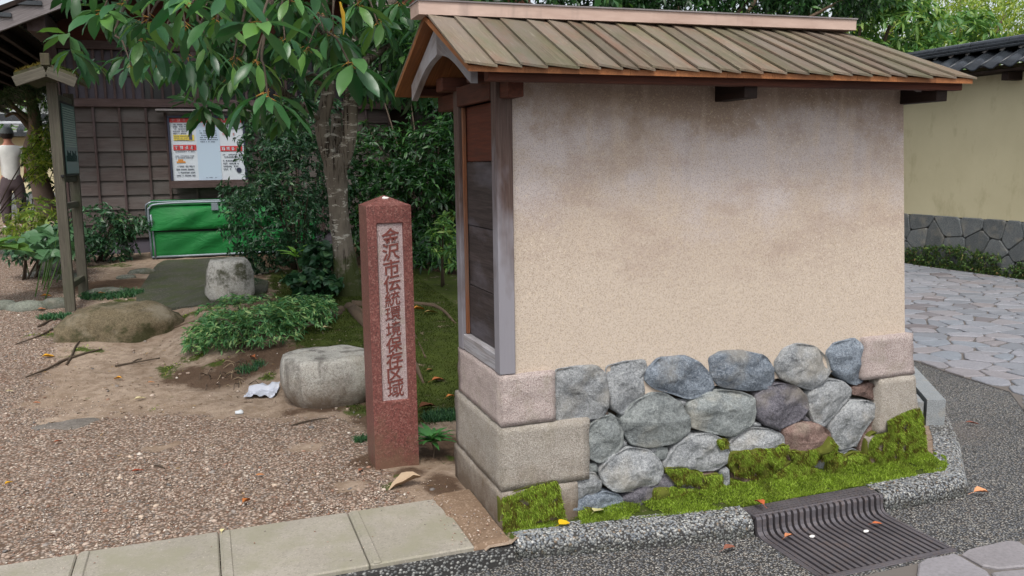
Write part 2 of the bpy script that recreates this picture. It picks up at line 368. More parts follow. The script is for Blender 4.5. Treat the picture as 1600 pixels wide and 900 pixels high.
def m_paving():
    n = NT('paving_slate', 0.62, 0.4); a = n.noise(6, 5, 0.6); b = n.noise(60, 4, 0.7)
    c = n.ramp(n.rand, [(0.0, '#70747b'), (0.3, '#80838a'), (0.55, '#888990'), (0.74, '#827d7f'), (0.88, '#7b828b'), (1.0, '#6a6466')])
    c = n.hsv(n.mix(n.ramp(b, [(0.35, 0.4), (0.6, 0.0)]), c, '#5e5d5d'), v=n.math('ADD', n.math('MULTIPLY', a, 0.45), 0.82)); n.color(c)
    n.bump(n.mix(0.4, a, b), 0.4, 0.012); return n.m
M['paving'] = m_paving()
def m_aggregate(name, base, scale, wet=0.55):
    n = NT(name, wet, 0.45); w = n.sc(n.pos, (1, 1, 1)); d = n.vor(scale, w, rand=0.9); col = n.vor(scale, w, out='Color', rand=0.9)
    r = n.sep(col, 0); c = n.ramp(r, base)
    c = n.mix(n.ramp(d, [(0.35, 0.0), (0.55, 1.0)]), c, '#31302f'); big = n.noise(1.6, 4, 0.6, n.pos)
    c = n.hsv(c, v=n.math('ADD', n.math('MULTIPLY', big, 0.6), 0.7)); c = n.mix(n.ramp(n.noise(0.9, 5, 0.6, n.pos), [(0.58, 0.0), (0.75, 0.25)]), c, '#84756a'); n.color(c)
    n.bump(n.ramp(d, [(0.1, 1.0), (0.6, 0.0)]), 0.75, 0.006); return n.m
M['aggregate'] = m_aggregate('washed_aggregate_road', [(0, '#5a5d62'), (0.3, '#73767a'), (0.55, '#837e76'), (0.8, '#999892'), (0.93, '#6e6157'), (1.0, '#c0beb8')], 105)
M['kerb'] = m_aggregate('kerb_concrete', [(0, '#5b5d5e'), (0.5, '#7d7e7c'), (1.0, '#a6a6a1')], 80, 0.8)

def m_pebble(name, stops, rough=0.6, damp=False):
    n = NT(name, rough, 0.4); c = n.ramp(n.isl, stops, 'CONSTANT')
    if damp: c = n.mix(n.ramp(n.math('SUBTRACT', n.math('MULTIPLY', n.noise(5, 4, .6, n.pos), .06), n.sep(n.pos, 2)), [(0.04, 0.0), (0.085, 0.75)]), c, '#34352a')
    n.color(c); return n.m
M['gravel'] = m_pebble('gravel_pebbles', [(0, '#988677'), (0.2, '#ac9a8c'), (0.38, '#8a817a'), (0.52, '#b9a99b'), (0.64, '#8a6a58'), (0.76, '#b5a391'), (0.87, '#6b6764'), (0.94, '#cfc6ba')])
M['kerb_pebbles'] = m_pebble('kerb_pebbles', [(0, '#71767b'), (0.2, '#86898c'), (0.38, '#666c73'), (0.5, '#9c9c99'), (0.66, '#7f7b74'), (0.78, '#909496'), (0.9, '#b9b9b5'), (0.96, '#80705f')], 0.6, True)

def m_leaf(name, stops, rough=0.42, trans=0.25, yellow=None, spec=0.5, obj=False, vs=3.0, va=0.7):
    n = NT(name, rough, spec); r = n.rand if obj else n.isl
    c = n.ramp(r, stops)
    sepn = n.noise(vs, 4, 0.6, n.pos); c = n.hsv(c, v=n.math('ADD', n.math('MULTIPLY', sepn, va), 0.97 - va / 2))
    if vs > 5: c = n.mix(n.ramp(n.noise(vs * .8, 5, .7, n.pos), [(.54, 0.), (.68, .55)]), c, '#4f4a24')
    n.color(c)
    tr = n.n('ShaderNodeBsdfTranslucent'); n.L(n.hsv(c, h=0.48, sa=1.15, v=1.5), tr.inputs['Color'])
    mx = n.n('ShaderNodeMixShader'); mx.inputs[0].default_value = trans; n.L(n.b.outputs[0], mx.inputs[1]); n.L(tr.outputs[0], mx.inputs[2]); n.L(mx.outputs[0], n.o.inputs[0])
    return n.m
M['leaf_big'] = m_leaf('large_leaf', [(0, '#2b5535'), (0.4, '#3a673f'), (0.75, '#467240'), (0.95, '#5f8a43')], 0.34, 0.28, obj=True)
M['leaf_big_mass'] = m_leaf('large_leaf_mass', [(0, '#23462a'), (0.4, '#2f5831'), (0.8, '#3d6636'), (1.0, '#587e3c')], 0.42, 0.3)
M['leaf_shrub'] = m_leaf('shrub_leaf', [(0, '#1c3a25'), (0.5, '#2c4f33'), (0.85, '#3d6243'), (1.0, '#587a49')], 0.4, 0.2)  # shrub green lowered, shadow depth under the canopy put into the colour
M['leaf_dark'] = m_leaf('dark_bush_leaf', [(0, '#16321a'), (0.5, '#224722'), (0.85, '#315a29'), (1.0, '#477232')], 0.42, 0.25)  # dark green lowered further to carry shadow depth under the canopy
M['leaf_azalea'] = m_leaf('ground_cover_leaf', [(0, '#3a6a40'), (0.5, '#52854f'), (0.85, '#7da463'), (1.0, '#a3b878')], 0.5, 0.25)
M['leaf_bright'] = m_leaf('sunlit_leaf', [(0, '#5d7f3a'), (0.4, '#7d9c45'), (0.8, '#9fb457'), (1.0, '#bcc56b')], 0.5, 0.4)  # far trees' sunlit brightness is put into this leaf colour
M['leaf_mid'] = m_leaf('mid_green_leaf', [(0, '#3f6a38'), (0.5, '#568043'), (0.9, '#7a9a50'), (1.0, '#9cb262')], 0.45, 0.35)
M['leaf_lime'] = m_leaf('young_lime_leaf', [(0, '#6da345'), (1.0, '#8fc05a')], 0.45, 0.4)
M['leaf_plant'] = m_leaf('glossy_plant_leaf', [(0, '#2c5a32'), (0.6, '#44773f'), (1.0, '#6a9a50')], 0.35, 0.25)
M['leaf_round'] = m_leaf('round_leaf', [(0, '#2f5836'), (0.5, '#48704c'), (1.0, '#70905f')], 0.45, 0.3)
M['needle'] = m_leaf('pine_needle', [(0, '#35583c'), (0.6, '#4d7149'), (1.0, '#6d8a55')], 0.5, 0.2)
M['grass'] = m_leaf('mondo_grass', [(0, '#234a30'), (0.6, '#35603b'), (1.0, '#4d7a45')], 0.45, 0.2)
M['moss'] = m_leaf('moss_strand', [(0, '#536522'), (0.3, '#6f882e'), (0.7, '#8fa93f'), (1.0, '#b2c860')], 0.8, 0.3, spec=0.1, vs=11.0, va=1.3)
M['moss_dark'] = m_leaf('shade_toned_moss_strand', [(0, '#242e14'), (0.5, '#344019'), (1.0, '#4b5826')], 0.85, 0.25, spec=0.1, vs=7.0, va=1.2)  # moss green darkened, with the canopy's shade put into the colour
M['moss_brown'] = m_leaf('dry_moss_strand', [(0, '#4a3d1f'), (0.6, '#5f5426'), (1.0, '#6f6d2c')], 0.85, 0.2, spec=0.1)
def simple(name, c, rough=0.7, spec=0.3, metal=0.0):
    n = NT(name, rough, spec); a = n.noise(12, 4, 0.6); n.color(n.hsv(lin(c), v=n.math('ADD', n.math('MULTIPLY', a, 0.4), 0.8))); n.b.inputs['Metallic'].default_value = metal; return n.m
M['petiole'] = simple('orange_petiole', '#a87a3a'); M['twig'] = simple('twig_bark', '#4a3f34'); M['twig_pale'] = simple('pale_twig', '#8b7a62')
M['moss_ground'] = simple('moss_bed', '#565a26', 0.95, 0.1)
M['batten'] = m_wood('aged_batten', '#6e4229', '#80543a', '#6b5a50', 0.55, rough=0.7, bump=0.2)
def m_bark():
    n = NT('lichen_bark', 0.9, 0.15); a = n.noise(8, 5, 0.65, n.sc(n.co, (1, 1, 0.4))); cr = n.noise(10, 4, 0.6, n.sc(n.co, (3.5, 3.5, 0.35)))
    c = n.ramp(a, [(0.3, '#5a5249'), (0.7, '#7d756a')]); c = n.mix(n.ramp(cr, [(0.38, 0.9), (0.47, 0.0)]), c, '#201814')
    li = n.noise(7, 5, 0.7, n.sc(n.co, (1, 1, 3.4))); c = n.mix(n.ramp(li, [(0.57, 0.0), (0.61, 0.85)]), c, '#b9b5aa')
    mo = n.noise(3, 5, 0.7); z = n.sep(n.pos, 2); f = n.math('ADD', mo, n.math('MULTIPLY', n.math('SUBTRACT', 0.95, z), 0.45)); c = n.mix(n.ramp(f, [(0.55, 0.0), (0.68, 0.9)]), c, '#36401d')
    n.color(c); n.bump(n.mix(0.5, a, cr), 0.8, 0.02); return n.m
M['bark'] = m_bark(); M['bark_plain'] = simple('plain_bark', '#5a4c3e', 0.9)
def m_ground():
    n = NT('garden_earth', 0.95, 0.15); P = n.pos
    a = n.noise(1.8, 6, 0.65, P); b = n.noise(14, 5, 0.7, P); v = n.vor(75, P, out='Color'); vd = n.vor(75, P); r = n.sep(v, 0)
    earth = n.mix(n.ramp(a, [(0.35, 0.0), (0.65, 1.0)]), '#8b7a6a', '#9f8f7f'); earth = n.mix(n.ramp(b, [(0.4, 0.5), (0.6, 0.0)]), earth, '#5f4c3b')
    grav = n.ramp(r, [(0, '#6b5547'), (0.3, '#a08d7e'), (0.5, '#7b746e'), (0.7, '#b1a092'), (0.88, '#775747'), (1.0, '#c9bdae')])
    grav = n.mix(n.ramp(vd, [(0.35, 0.0), (0.6, 0.8)]), grav, '#4d3f34')
    gf = n.ramp(n.math('ADD', n.attr('gravel'), n.math('MULTIPLY', n.math('SUBTRACT', n.mix(0.4, b, n.noise(4, 6, .7, P)), 0.5), 3.2)), [(0.35, 0.0), (0.62, 1.0)])
    c = n.mix(gf, earth, grav)
    hum = n.ramp(n.math('ADD', n.attr('humus'), n.math('MULTIPLY', n.math('SUBTRACT', n.mix(0.5, b, n.noise(5, 6, .7, P)), 0.5), 3.0)), [(0.35, 0.0), (0.75, 0.9)])
    c = n.mix(hum, c, n.mix(b, '#33261e', '#5a4636'))
    mf = n.ramp(n.math('ADD', n.attr('moss'), n.math('MULTIPLY', n.math('SUBTRACT', n.noise(9, 8, 0.78, P), 0.5), 3.4)), [(0.42, 0.0), (0.72, 1.0)])
    c = n.mix(mf, c, n.mix(n.noise(9, 5, 0.7, P), '#232b13', '#4e5a25'))  # moss tones darkened to carry the tree canopy's shade
    n.color(c); n.bump(n.mix(0.5, b, n.ramp(vd, [(0.1, 1.0), (0.6, 0.0)])), 0.6, 0.008); return n.m
M['ground'] = m_ground()
def m_concrete(name, c1, c2, dark, mossc=None, sp=0.0):
    n = NT(name, 0.88, 0.2); a = n.noise(2.5, 6, 0.65, n.pos); b = n.noise(90, 4, 0.75, n.pos)
    c = n.ramp(a, [(0.3, c1), (0.7, c2)]); c = n.mix(n.ramp(b, [(0.36, 0.45), (0.5, 0.0)]), c, dark); c = n.mix(n.ramp(n.noise(140, 2, 0.6, n.pos), [(0.62, 0.0), (0.7, 0.6)]), c, '#bdb7a6')
    if mossc: c = n.mix(n.ramp(n.noise(4, 6, 0.7, n.pos), [(0.45, 0.0), (0.62, 0.8)]), c, mossc)
    n.color(c); n.bump(n.mix(0.5, a, b), 0.35, 0.004); return n.m
M['slab'] = m_concrete('worn_slab', '#8a857a', '#9c968b', '#69645b', '#878472')
M['path'] = m_concrete('dark_garden_path', '#3c3d36', '#494a40', '#2b2d25', '#3c4428')
def m_granite_red():
    n = NT('red_granite', 0.45, 0.4); v = n.vor(160, out='Color'); r = n.sep(v, 0); a = n.noise(4, 5, 0.6)
    c = n.ramp(r, [(0, '#58332f'), (0.35, '#6a3f3a'), (0.7, '#774842'), (0.92, '#8a635b'), (1.0, '#452826')]); c = n.hsv(c, v=n.math('ADD', n.math('MULTIPLY', a, 0.5), 0.76))
    z = n.sep(n.pos, 2); f = n.math('ADD', n.noise(6, 5, 0.7), n.math('MULTIPLY', z, -1.1)); c = n.mix(n.ramp(f, [(0.3, 0.0), (0.5, 0.8)]), c, '#6a5343')
    n.color(c); n.bump(r, 0.08, 0.002); return n.m
M['red_granite'] = m_granite_red()
M['granite_panel'] = m_stone('pecked_granite_panel', [(0.3, '#9b8888'), (0.7, '#ac9a99')], '#cdbfbe', '#6b5554', sc=4, tint=0.0, bstr=0.5)
M['carved'] = simple('carved_red_letters', '#6e3d37', 0.7)
def m_iron():
    n = NT('cast_iron', 0.5, 0.5); a = n.noise(5, 5, 0.65, n.pos); b = n.noise(60, 3, 0.6, n.pos); c = n.ramp(a, [(0.3, '#4f4c50'), (0.6, '#646064'), (0.75, '#6b5d58')]); n.color(n.mix(n.ramp(b, [(0.5, 0.0), (0.7, 0.4)]), c, '#6f5d52'))
    n.b.inputs['Metallic'].default_value = 0.35; n.bump(b, 0.2, 0.002); return n.m
M['iron'] = m_iron()
M['pit'] = NT('drain_pit_dark', 0.95, 0.05).color('#14110f').m
# ================================================================== GROUND, STREET
def grid_axis(lo, flo, fhi, hi, fine, coarse):
    a = [flo]
    st = fine
    while a[-1] > lo: st = min(st * 1.25, coarse); a.append(a[-1] - st)
    a = a[::-1]; b = list(np.arange(flo + fine, fhi, fine)); st = fine; c = [fhi]
    while c[-1] < hi: st = min(st * 1.25, coarse); c.append(c[-1] + st)
    return np.array(a + b + c)
GB = [(-60, 3.0), (1.08, 3.0), (1.5, 2.945), (1.88, 2.885), (2.13, 2.86), (3.28, 2.86), (3.36, 2.92), (3.93, 3.56), (4.70, 4.62), (5.35, 6.1), (5.7, 8.0), (5.9, 12.0), (6.4, 80)]
def front_y(x):
    return np.interp(x, [-60, 1.08, 1.5, 1.88, 2.13, 3.28, 3.36, 3.93, 4.70, 5.35, 5.7, 5.9, 6.4], [3.0, 3.0, 2.945, 2.885, 2.86, 2.86, 2.92, 3.56, 4.62, 6.1, 8.0, 12.0, 80])
gx = grid_axis(-60, -3.2, 4.6, 5.9, 0.045, 6.0)
# columns follow the street edge: v runs from the edge to the far garden
vs = grid_axis(0.0, 0.0, 7.0, 75, 0.045, 6.0)
XX, VV = np.meshgrid(gx, vs, indexing='ij')
FY = front_y(XX) + 0.05 * (XX > 1.09)
YY = FY + VV
ZZ = hgt(XX, YY)
right = XX > 1.05
ZZ = np.where(right & (YY < 3.14), 0.0 + 0.03 * sstep((YY - FY - 0.12) / 0.15), ZZ)
ZZ = np.where(right & (YY >= 3.14) & (XX > 3.3), 0.0 + hgt(XX, YY) * sstep((YY - 5) / 3), ZZ)
ZZ = ZZ + np.where(VV > 0.1, 0.006 * np.sin(XX * 23 + YY * 9) * np.sin(YY * 17 - XX * 7), 0)
# shallow pocket under the concrete slabs so that they stand clear of the soil
ZZ = np.where((XX < 0.95) & (YY < 3.52), -0.03, ZZ)
nx_, ny_ = XX.shape
ii = np.arange(nx_ * ny_).reshape(nx_, ny_)
GV = np.stack([XX, YY, ZZ], -1).reshape(-1, 3)
GF = np.stack([ii[:-1, :-1], ii[1:, :-1], ii[1:, 1:], ii[:-1, 1:]], -1).reshape(-1, 4)
gme = mesh_np('ground', GV, GF, M['ground'], True)
def blob(px, py, rx, ry=None, soft=0.9, rot=0.0):
    c = gnd(px, py); ry = ry or rx; dx = GV[:, 0] - c[0]; dy = GV[:, 1] - c[1]
    u = dx * math.cos(rot) + dy * math.sin(rot); v = -dx * math.sin(rot) + dy * math.cos(rot)
    return sstep((1.25 - np.sqrt((u / rx) ** 2 + (v / ry) ** 2)) / soft)
mossA = np.zeros(len(GV)); X_, Y_ = GV[:, 0], GV[:, 1]
# moss carpet behind the granite post, patches at the roots and the boulders, moss strip at the wall's foot
carpet = sstep((X_ - np.where(Y_ < 5.9, 0.80, 0.45)) / 0.2) * sstep((Y_ - 4.45) / 0.4) * sstep((9.5 - Y_) / 1.0) * sstep((4.5 - X_) / 0.5)
mossA = np.maximum(mossA, carpet)
for q in [(560, 590, .5, .9), (125, 545, .13, .11), (110, 558, .17, .06), (75, 525, .16, .18), (150, 548, .12, .08), (45, 525, .12, .12), (265, 580, .14, .25), (300, 560, .2, .12), (335, 570, .16, .08), (415, 590, .12, .1), (560, 640, .14, .3),
          (608, 762, .10, .09), (625, 745, .06, .06), (360, 490, .5, .16), (300, 490, .6, .12), (200, 470, .3, .15), (170, 415, .5, .3), (700, 720, .05, .1), (240, 640, .06, .05), (45, 330, 2.5, 1.5), (530, 500, .8, .6)]:
    mossA = np.maximum(mossA, blob(q[0], q[1], q[2] * .72, (q[3] if len(q) > 3 else q[2]) * .72) * (0.8 if q[0] > 100 else 0.7))
strip = ((X_ > 1.07) & (X_ < 3.45) & (Y_ < 3.2) & (Y_ > front_y(X_) + 0.085))
mossA = np.where(strip, 1.0, mossA)
mossA = np.where((X_ > 3.47) | ((X_ > 3.3) & (Y_ > 3.3)), 0.0, mossA)
humA = np.zeros(len(GV))
for q in [(345, 590, .3, .25), (290, 590, .2, .2), (400, 565, .5, .3), (600, 650, .25, .6), (690, 700, .2, .35), (180, 445, .8, .35), (470, 490, .7, .9), (690, 760, .12, .2), (500, 640, .35, .1), (640, 740, .12, .1), (590, 720, .2, .14)]:
    humA = np.maximum(humA, blob(*q) * 0.95)
humA = np.maximum(humA, sstep((Y_ - 8.0) / 1.0) * sstep((X_ - 0.2) / 0.4) * 0.9)
grvA = sstep((0.95 - X_) / 0.3) * sstep((5.75 - .5 * np.maximum(X_, -1) - Y_) / 1.0) * 0.95
grvA = np.maximum(grvA, sstep((-0.8 - X_) / 0.5) * sstep((12.5 - Y_) / 1.0) * 0.95)
for q in [(300, 600, .5, .5), (390, 640, .25, .12), (230, 560, .6, .4), (550, 760, .1, .1), (480, 700, .12, .1), (250, 700, .12, .06), (105, 655, .2, .12), (330, 640, .2, .1)]:
    grvA = grvA * (1 - 0.85 * blob(*q))
grvA = np.maximum(grvA, ((X_ > 3.47) & (Y_ < 8)) * 0.3)
for nm, arr in (('moss', mossA), ('humus', humA), ('gravel', grvA)):
    at = gme.attributes.new(nm, 'FLOAT', 'POINT'); at.data.foreach_set('value', arr.astype(np.float32))
ground = place('ground', gme, Matrix.Identity(4), kind='structure')

ZS = -0.08                                                          # street level
GX0, GX1, GY0, GY1 = 2.118, 2.79, 2.43, 2.85                         # grate opening
def sheet(name, rects, z, mat, **kw):
    V = []; F = []
    for (x0, y0, x1, y1) in rects:
        o = len(V); V += [(x0, y0, z), (x1, y0, z), (x1, y1, z), (x0, y1, z)]; F.append((o, o + 1, o + 2, o + 3))
    return solid(name, V, F, mat, None, **kw)
street = sheet('street', [(-80, -80, 80, GY0), (-80, GY0, GX0, GY1), (GX1, GY0, 80, GY1), (-80, GY1, 80, 90)], ZS, M['aggregate'], kind='structure')
far = solid('far_ground', [(-400, -400, -.6), (400, -400, -.6), (400, 400, -.6), (-400, 400, -.6)], [(0, 1, 2, 3)], M['ground'], kind='structure')

# ---- crazy paving: Voronoi cells, each stone its own piece
def clip(poly, a, b, c):
    out = []
    for i in range(len(poly)):
        p, q = poly[i], poly[(i + 1) % len(poly)]; dp = a * p[0] + b * p[1] - c; dq = a * q[0] + b * q[1] - c
        if dp <= 0: out.append(p)
        if (dp < 0 < dq) or (dq < 0 < dp):
            t = dp / (dp - dq); out.append((p[0] + (q[0] - p[0]) * t, p[1] + (q[1] - p[1]) * t))
    return out
def voronoi(P, box_, k=22):
    P = np.array(P); cells = []
    for i, p in enumerate(P):
        d = ((P - p) ** 2).sum(1); idx = np.argsort(d)[1:k]; poly = [(box_[0], box_[1]), (box_[2], box_[1]), (box_[2], box_[3]), (box_[0], box_[3])]
        for j in idx:
            q = P[j]; a, b = q - p; c = (q @ q - p @ p) / 2; poly = clip(poly, a, b, c)
            if len(poly) < 3: break
        cells.append(poly)
    return cells
def inset(poly, g):
    P = np.array(poly); n = len(P); ar = 0.5 * sum(P[i][0] * P[(i + 1) % n][1] - P[(i + 1) % n][0] * P[i][1] for i in range(n))
    if ar < 0: P = P[::-1]
    out = [tuple(p) for p in P]
    for i in range(n):
        e = P[(i + 1) % n] - P[i]; L = np.linalg.norm(e)
        if L < 1e-6: continue
        nx, ny = e[1] / L, -e[0] / L; out = clip(out, nx, ny, nx * P[i][0] + ny * P[i][1] - g)
        if len(out) < 3: return []
    return out
def chaikin(P, it=2, r=0.22):
    P = [np.array(p, float) for p in P]
    for _ in range(it):
        Q = []
        for i in range(len(P)):
            a, b = P[i], P[(i + 1) % len(P)]; Q += [a * (1 - r) + b * r, a * r + b * (1 - r)]
        P = Q
    return np.array(P)
def slabstone_geo(poly, z0, z1, bev=0.008, wob=0.004):
    P = np.array(poly); P = P + rng.normal(0, wob, P.shape); c = P.mean(0); n = len(P)
    d = P - c; L = np.linalg.norm(d, axis=1, keepdims=True); I = c + d * (1 - bev / L)
    V = [(x, y, z0) for x, y in P] + [(x, y, z1 - bev * 0.7) for x, y in P] + [(x, y, z1) for x, y in I]
    F = []
    for r in range(2):
        for k in range(n): F.append((r * n + k, r * n + (k + 1) % n, (r + 1) * n + (k + 1) % n, (r + 1) * n + k))
    F.append(tuple(2 * n + k for k in range(n))); return V, F
pv_edge = [(1.9, 2.40), (3.19, 2.44), (4.0, 3.05), (4.74, 3.72), (5.04, 4.07), (5.09, 4.6), (5.25, 5.6), (5.7, 7.6), (6.0, 12)]
def in_paving(x, y):
    if y < 2.40 and x < 3.19: return x > 1.85 and y < 2.38
    ex = np.interp(y, [p[1] for p in pv_edge], [p[0] for p in pv_edge]); return x > ex + 0.02
pts = []
yy = 0.9; row = 0
while yy < 15.5:
    xx = 1.8 + (row % 2) * 0.14
    while xx < 9.9:
        sz = 0.245
        pts.append((xx + rnd.uniform(-.11, .11), yy + rnd.uniform(-.085, .085))); xx += sz * rnd.uniform(0.85, 1.2)
    yy += 0.205; row += 1
cells = voronoi(pts, (1.5, 0.5, 10.0, 16.0))
cand = []
for p, cpoly in zip(pts, cells):
    if p[0] < 1.8 or (p[1] > 2.3 and not in_paving(p[0] + .13, p[1] - .13)): continue
    for (ax, ay), (bx_, by_) in zip(pv_edge[:-1], pv_edge[1:]):
        if not (min(ay, by_) - .12 <= p[1] <= max(ay, by_) + .12) : continue
        ex_, ey_ = bx_ - ax, by_ - ay; L_ = math.hypot(ex_, ey_); nx2, ny2 = -ey_ / L_, ex_ / L_
        if len(cpoly) >= 3: cpoly = clip(cpoly, nx2, ny2, nx2 * ax + ny2 * ay)
    if p[0] < 3.3 and len(cpoly) >= 3: cpoly = clip(cpoly, 0, 1, 2.41)
    if len(cpoly) < 3: continue
    A_ = abs(sum(cpoly[k][0] * cpoly[(k + 1) % len(cpoly)][1] - cpoly[(k + 1) % len(cpoly)][0] * cpoly[k][1] for k in range(len(cpoly)))) / 2
    if A_ < .008: continue
    q = inset(cpoly, 0.0085)
    if len(q) < 3: continue
    q = chaikin(q, 1, 0.17)
    if max(q[:, 0]) > 9.78: q[:, 0] = np.minimum(q[:, 0], 9.78)
    cand.append((p, q))
def screen(p):
    d = (np.array(p) - EYE) @ CM; return 800 + FPX * d[0] / d[2], 450 + FPX * d[1] / d[2], d[2]
vis = []
for p, q in cand:
    sx, sy, dz = screen((p[0], p[1], ZS)); on = dz > 0 and -40 < sx < 1660 and sy < 960
    hid = on and sx < 1415
    vis.append((0 if (on and not hid) else 1, dz if dz > 0 else 99, p, q))
vis.sort(key=lambda t: (t[0], t[1]))
grout = sheet('paving_bed', [(1.9, -3, 9.84, 2.40), ], ZS + 0.004, M['grout'], kind='structure')
bed = [(p[0], p[1], ZS + 0.004) for p in pv_edge[1:]] + [(9.84, 12, ZS + 0.004), (9.84, 2.4, ZS + 0.004)]
bedme = solid('paving_joints', bed, [tuple(range(len(bed)))], M['grout'], street, kind='structure')
stuff = []
for i, (f, dz, p, q) in enumerate(vis):
    g = slabstone_geo(q, ZS - 0.005, ZS + 0.016 + rnd.uniform(-.003, .003))
    if i < 290 and f == 0: solid('paving_stone', g[0], g[1], M['paving'], street)
    else: stuff.append(g)
if stuff:
    V, F = merge(stuff); solid('paving_stones_beyond', V, F, M['paving'], street, kind='stuff')

# ---- kerb with rounded nose, in two runs left and right of the grate
def kerb_run(path, name):
    P = [np.array(p, float) for p in path]; prof = [(0.0, ZS - 0.03), (0.0, -0.035), (0.008, -0.014), (0.026, -0.001), (0.05, 0.004), (0.135, 0.004), (0.14, -0.1)]
    V = []; n = len(prof)
    for i, p in enumerate(P):
        t = P[min(i + 1, len(P) - 1)] - P[max(i - 1, 0)]; t /= np.linalg.norm(t); nn = np.array([-t[1], t[0]])
        w = 1 + 0.02 * math.sin(i * 1.7)
        for (u, z) in prof: q = p + nn * u * w; V.append((q[0], q[1], z))
    F = [(i * n + k, (i + 1) * n + k, (i + 1) * n + k + 1, i * n + k + 1) for i in range(len(P) - 1) for k in range(n - 1)]
    F += [tuple(range(n)), tuple((len(P) - 1) * n + k for k in range(n))[::-1]]
    k = solid(name, V, F, M['kerb'], kind='structure')
    ps = []; ns = []
    for i in range(len(P) - 1):
        a, b = P[i], P[i + 1]; L = np.linalg.norm(b - a); t = (b - a) / L; nn = np.array([-t[1], t[0]])
        pr = [(0.0, ZS), (0.0, -0.035), (0.008, -0.014), (0.026, -0.001), (0.05, 0.004), (0.135, 0.004)]
        dense = 1.0 if a[0] < 3.6 else 0.35
        for (u0, z0), (u1, z1) in zip(pr[:-1], pr[1:]):
            w = math.hypot(u1 - u0, z1 - z0); m = int(L * w / (0.0108 ** 2) * dense * 1.2)
            for _ in range(m):
                s, q = rnd.random(), rnd.random(); u = u0 + (u1 - u0) * q; z = z0 + (z1 - z0) * q; xy = a + t * L * s + nn * u
                ps.append((xy[0], xy[1], z)); nd = np.array([nn[0] * -(z1 - z0), nn[1] * -(z1 - z0), (u1 - u0)]); ns.append(nd / w)
    V, F = pebbles(np.array(ps), rng.uniform(0.0034, 0.0066, len(ps)) * np.where(np.array(ps)[:, 0] < 1.35, 1.35, 1.0), 0.34, ICO1, np.array(ns))
    place('kerb_pebbles', mesh_np('kerb_pebbles', V, F, M['kerb_pebbles'], True), Matrix.Identity(4), k, kind='stuff')
    return k
k1 = kerb_run([(1.10, 3.2), (1.085, 3.1), (1.09, 3.045), (1.115, 3.02), (1.2, 3.0), (1.5, 2.935), (1.88, 2.872), (2.105, 2.842)], 'kerb')
kr = spline([(2.805, 2.84), (3.1, 2.835), (3.26, 2.838), (3.33, 2.875), (3.42, 2.97), (3.95, 3.53), (4.74, 4.59), (5.4, 6.1), (5.75, 8.0), (5.95, 12)], 3)
k2 = kerb_run([(p[0], p[1]) for p in kr], 'kerb')

# ---- concrete slabs of the garden threshold
path_o = thing('threshold_paving', (0.2, 3.25, 0), None, None); path_o['kind'] = 'structure'
xs = [-3.2, -2.6, -2.05, -1.55, -1.05, -0.54, -0.015, 0.515, 0.93]
for i in range(len(xs) - 1):
    x0, x1 = xs[i] + 0.0018, xs[i + 1] - 0.0018
    V = []; 
    top = 0.006 + rnd.uniform(-.003, .003)
    box('slab', (x0, 3.02, -0.11), (x1, 3.545 + rnd.uniform(-.006, .006), top), M['slab'], path_o, bev=0.006)
for x in (-0.54, -0.015, 0.515):                                       # raised mortar ribs beside the joints
    box('joint_rib', (x + 0.012, 3.022, 0.0), (x + 0.045, 3.54, 0.0115), M['slab'], path_o, bev=0.004)
# dark path to the bin
pp = [gnd(*q) for q in [(205, 476), (250, 409), (300, 407), (372, 402), (420, 415), (420, 470), (330, 482), (262, 486)]]
PV = []; 
cxy = np.mean([p[:2] for p in pp], 0)
ring = chaikin([p[:2] for p in pp], 2, 0.15); rings = []
for f in (1.0, 0.8, 0.6, 0.4, 0.2):
    rr = cxy + (ring - cxy) * f; rings.append(np.stack([rr[:, 0], rr[:, 1], hgt(rr[:, 0], rr[:, 1]) + 0.018], 1))
n = len(ring); V = np.concatenate([rings[0] - [0, 0, .06]] + rings); F = [(r * n + k, r * n + (k + 1) % n, (r + 1) * n + (k + 1) % n, (r + 1) * n + k) for r in range(5) for k in range(n)] + [tuple(5 * n + k for k in range(n))]
solid('garden_path', V, F, M['path'], kind='structure', smooth=False)

# ================================================================== SMALL ROOFED WALL
YF = 3.138
def solidR(name, V, F, mat, parent, xd, zd=(0, 0, 1), smooth=False, **kw):
    """like solid(), with the mesh's local X laid along xd (wood grain)"""
    V = np.asarray(V, float); c = (V.min(0) + V.max(0)) / 2; x = Vector(xd).normalized(); z = Vector(zd); z = (z - x * z.dot(x)).normalized(); y = z.cross(x)
    R = Matrix((x, y, z)).transposed(); Ri = R.inverted(); me = mesh_py(name, [Ri @ Vector(v - c) for v in V], F, mat, smooth)
    return place(name, me, Matrix.Translation(Vector(c)) @ R.to_4x4(), parent, **kw)
HEXF = [(0, 3, 2, 1), (4, 5, 6, 7), (0, 1, 5, 4), (1, 2, 6, 5), (2, 3, 7, 6), (3, 0, 4, 7)]
wall = thing('roofed_wall', (2.1, 3.45, 0), 'short earthen wall with a boarded roof, rubble stone base and bright moss at its foot', 'wall')
# plaster body, slightly tapering at the right end
V = [(1.155, 3.152, .50), (3.13, 3.152, .50), (3.13, 3.66, .50), (1.155, 3.66, .50), (1.152, 3.153, .655), (3.178, 3.153, .655), (3.178, 3.73, .655), (1.152, 3.73, .655), (1.150, 3.156, 1.90), (3.085, 3.156, 1.90), (3.085, 3.73, 1.90), (1.150, 3.73, 1.90)]
V = [V[k] for k in range(12)]; solid('plaster_panel', V, [(0, 3, 2, 1), (8, 9, 10, 11)] + [(a + k, a + (k + 1) % 4, a + 4 + (k + 1) % 4, a + 4 + k) for a in (0, 4) for k in range(4)], M['plaster'], wall)
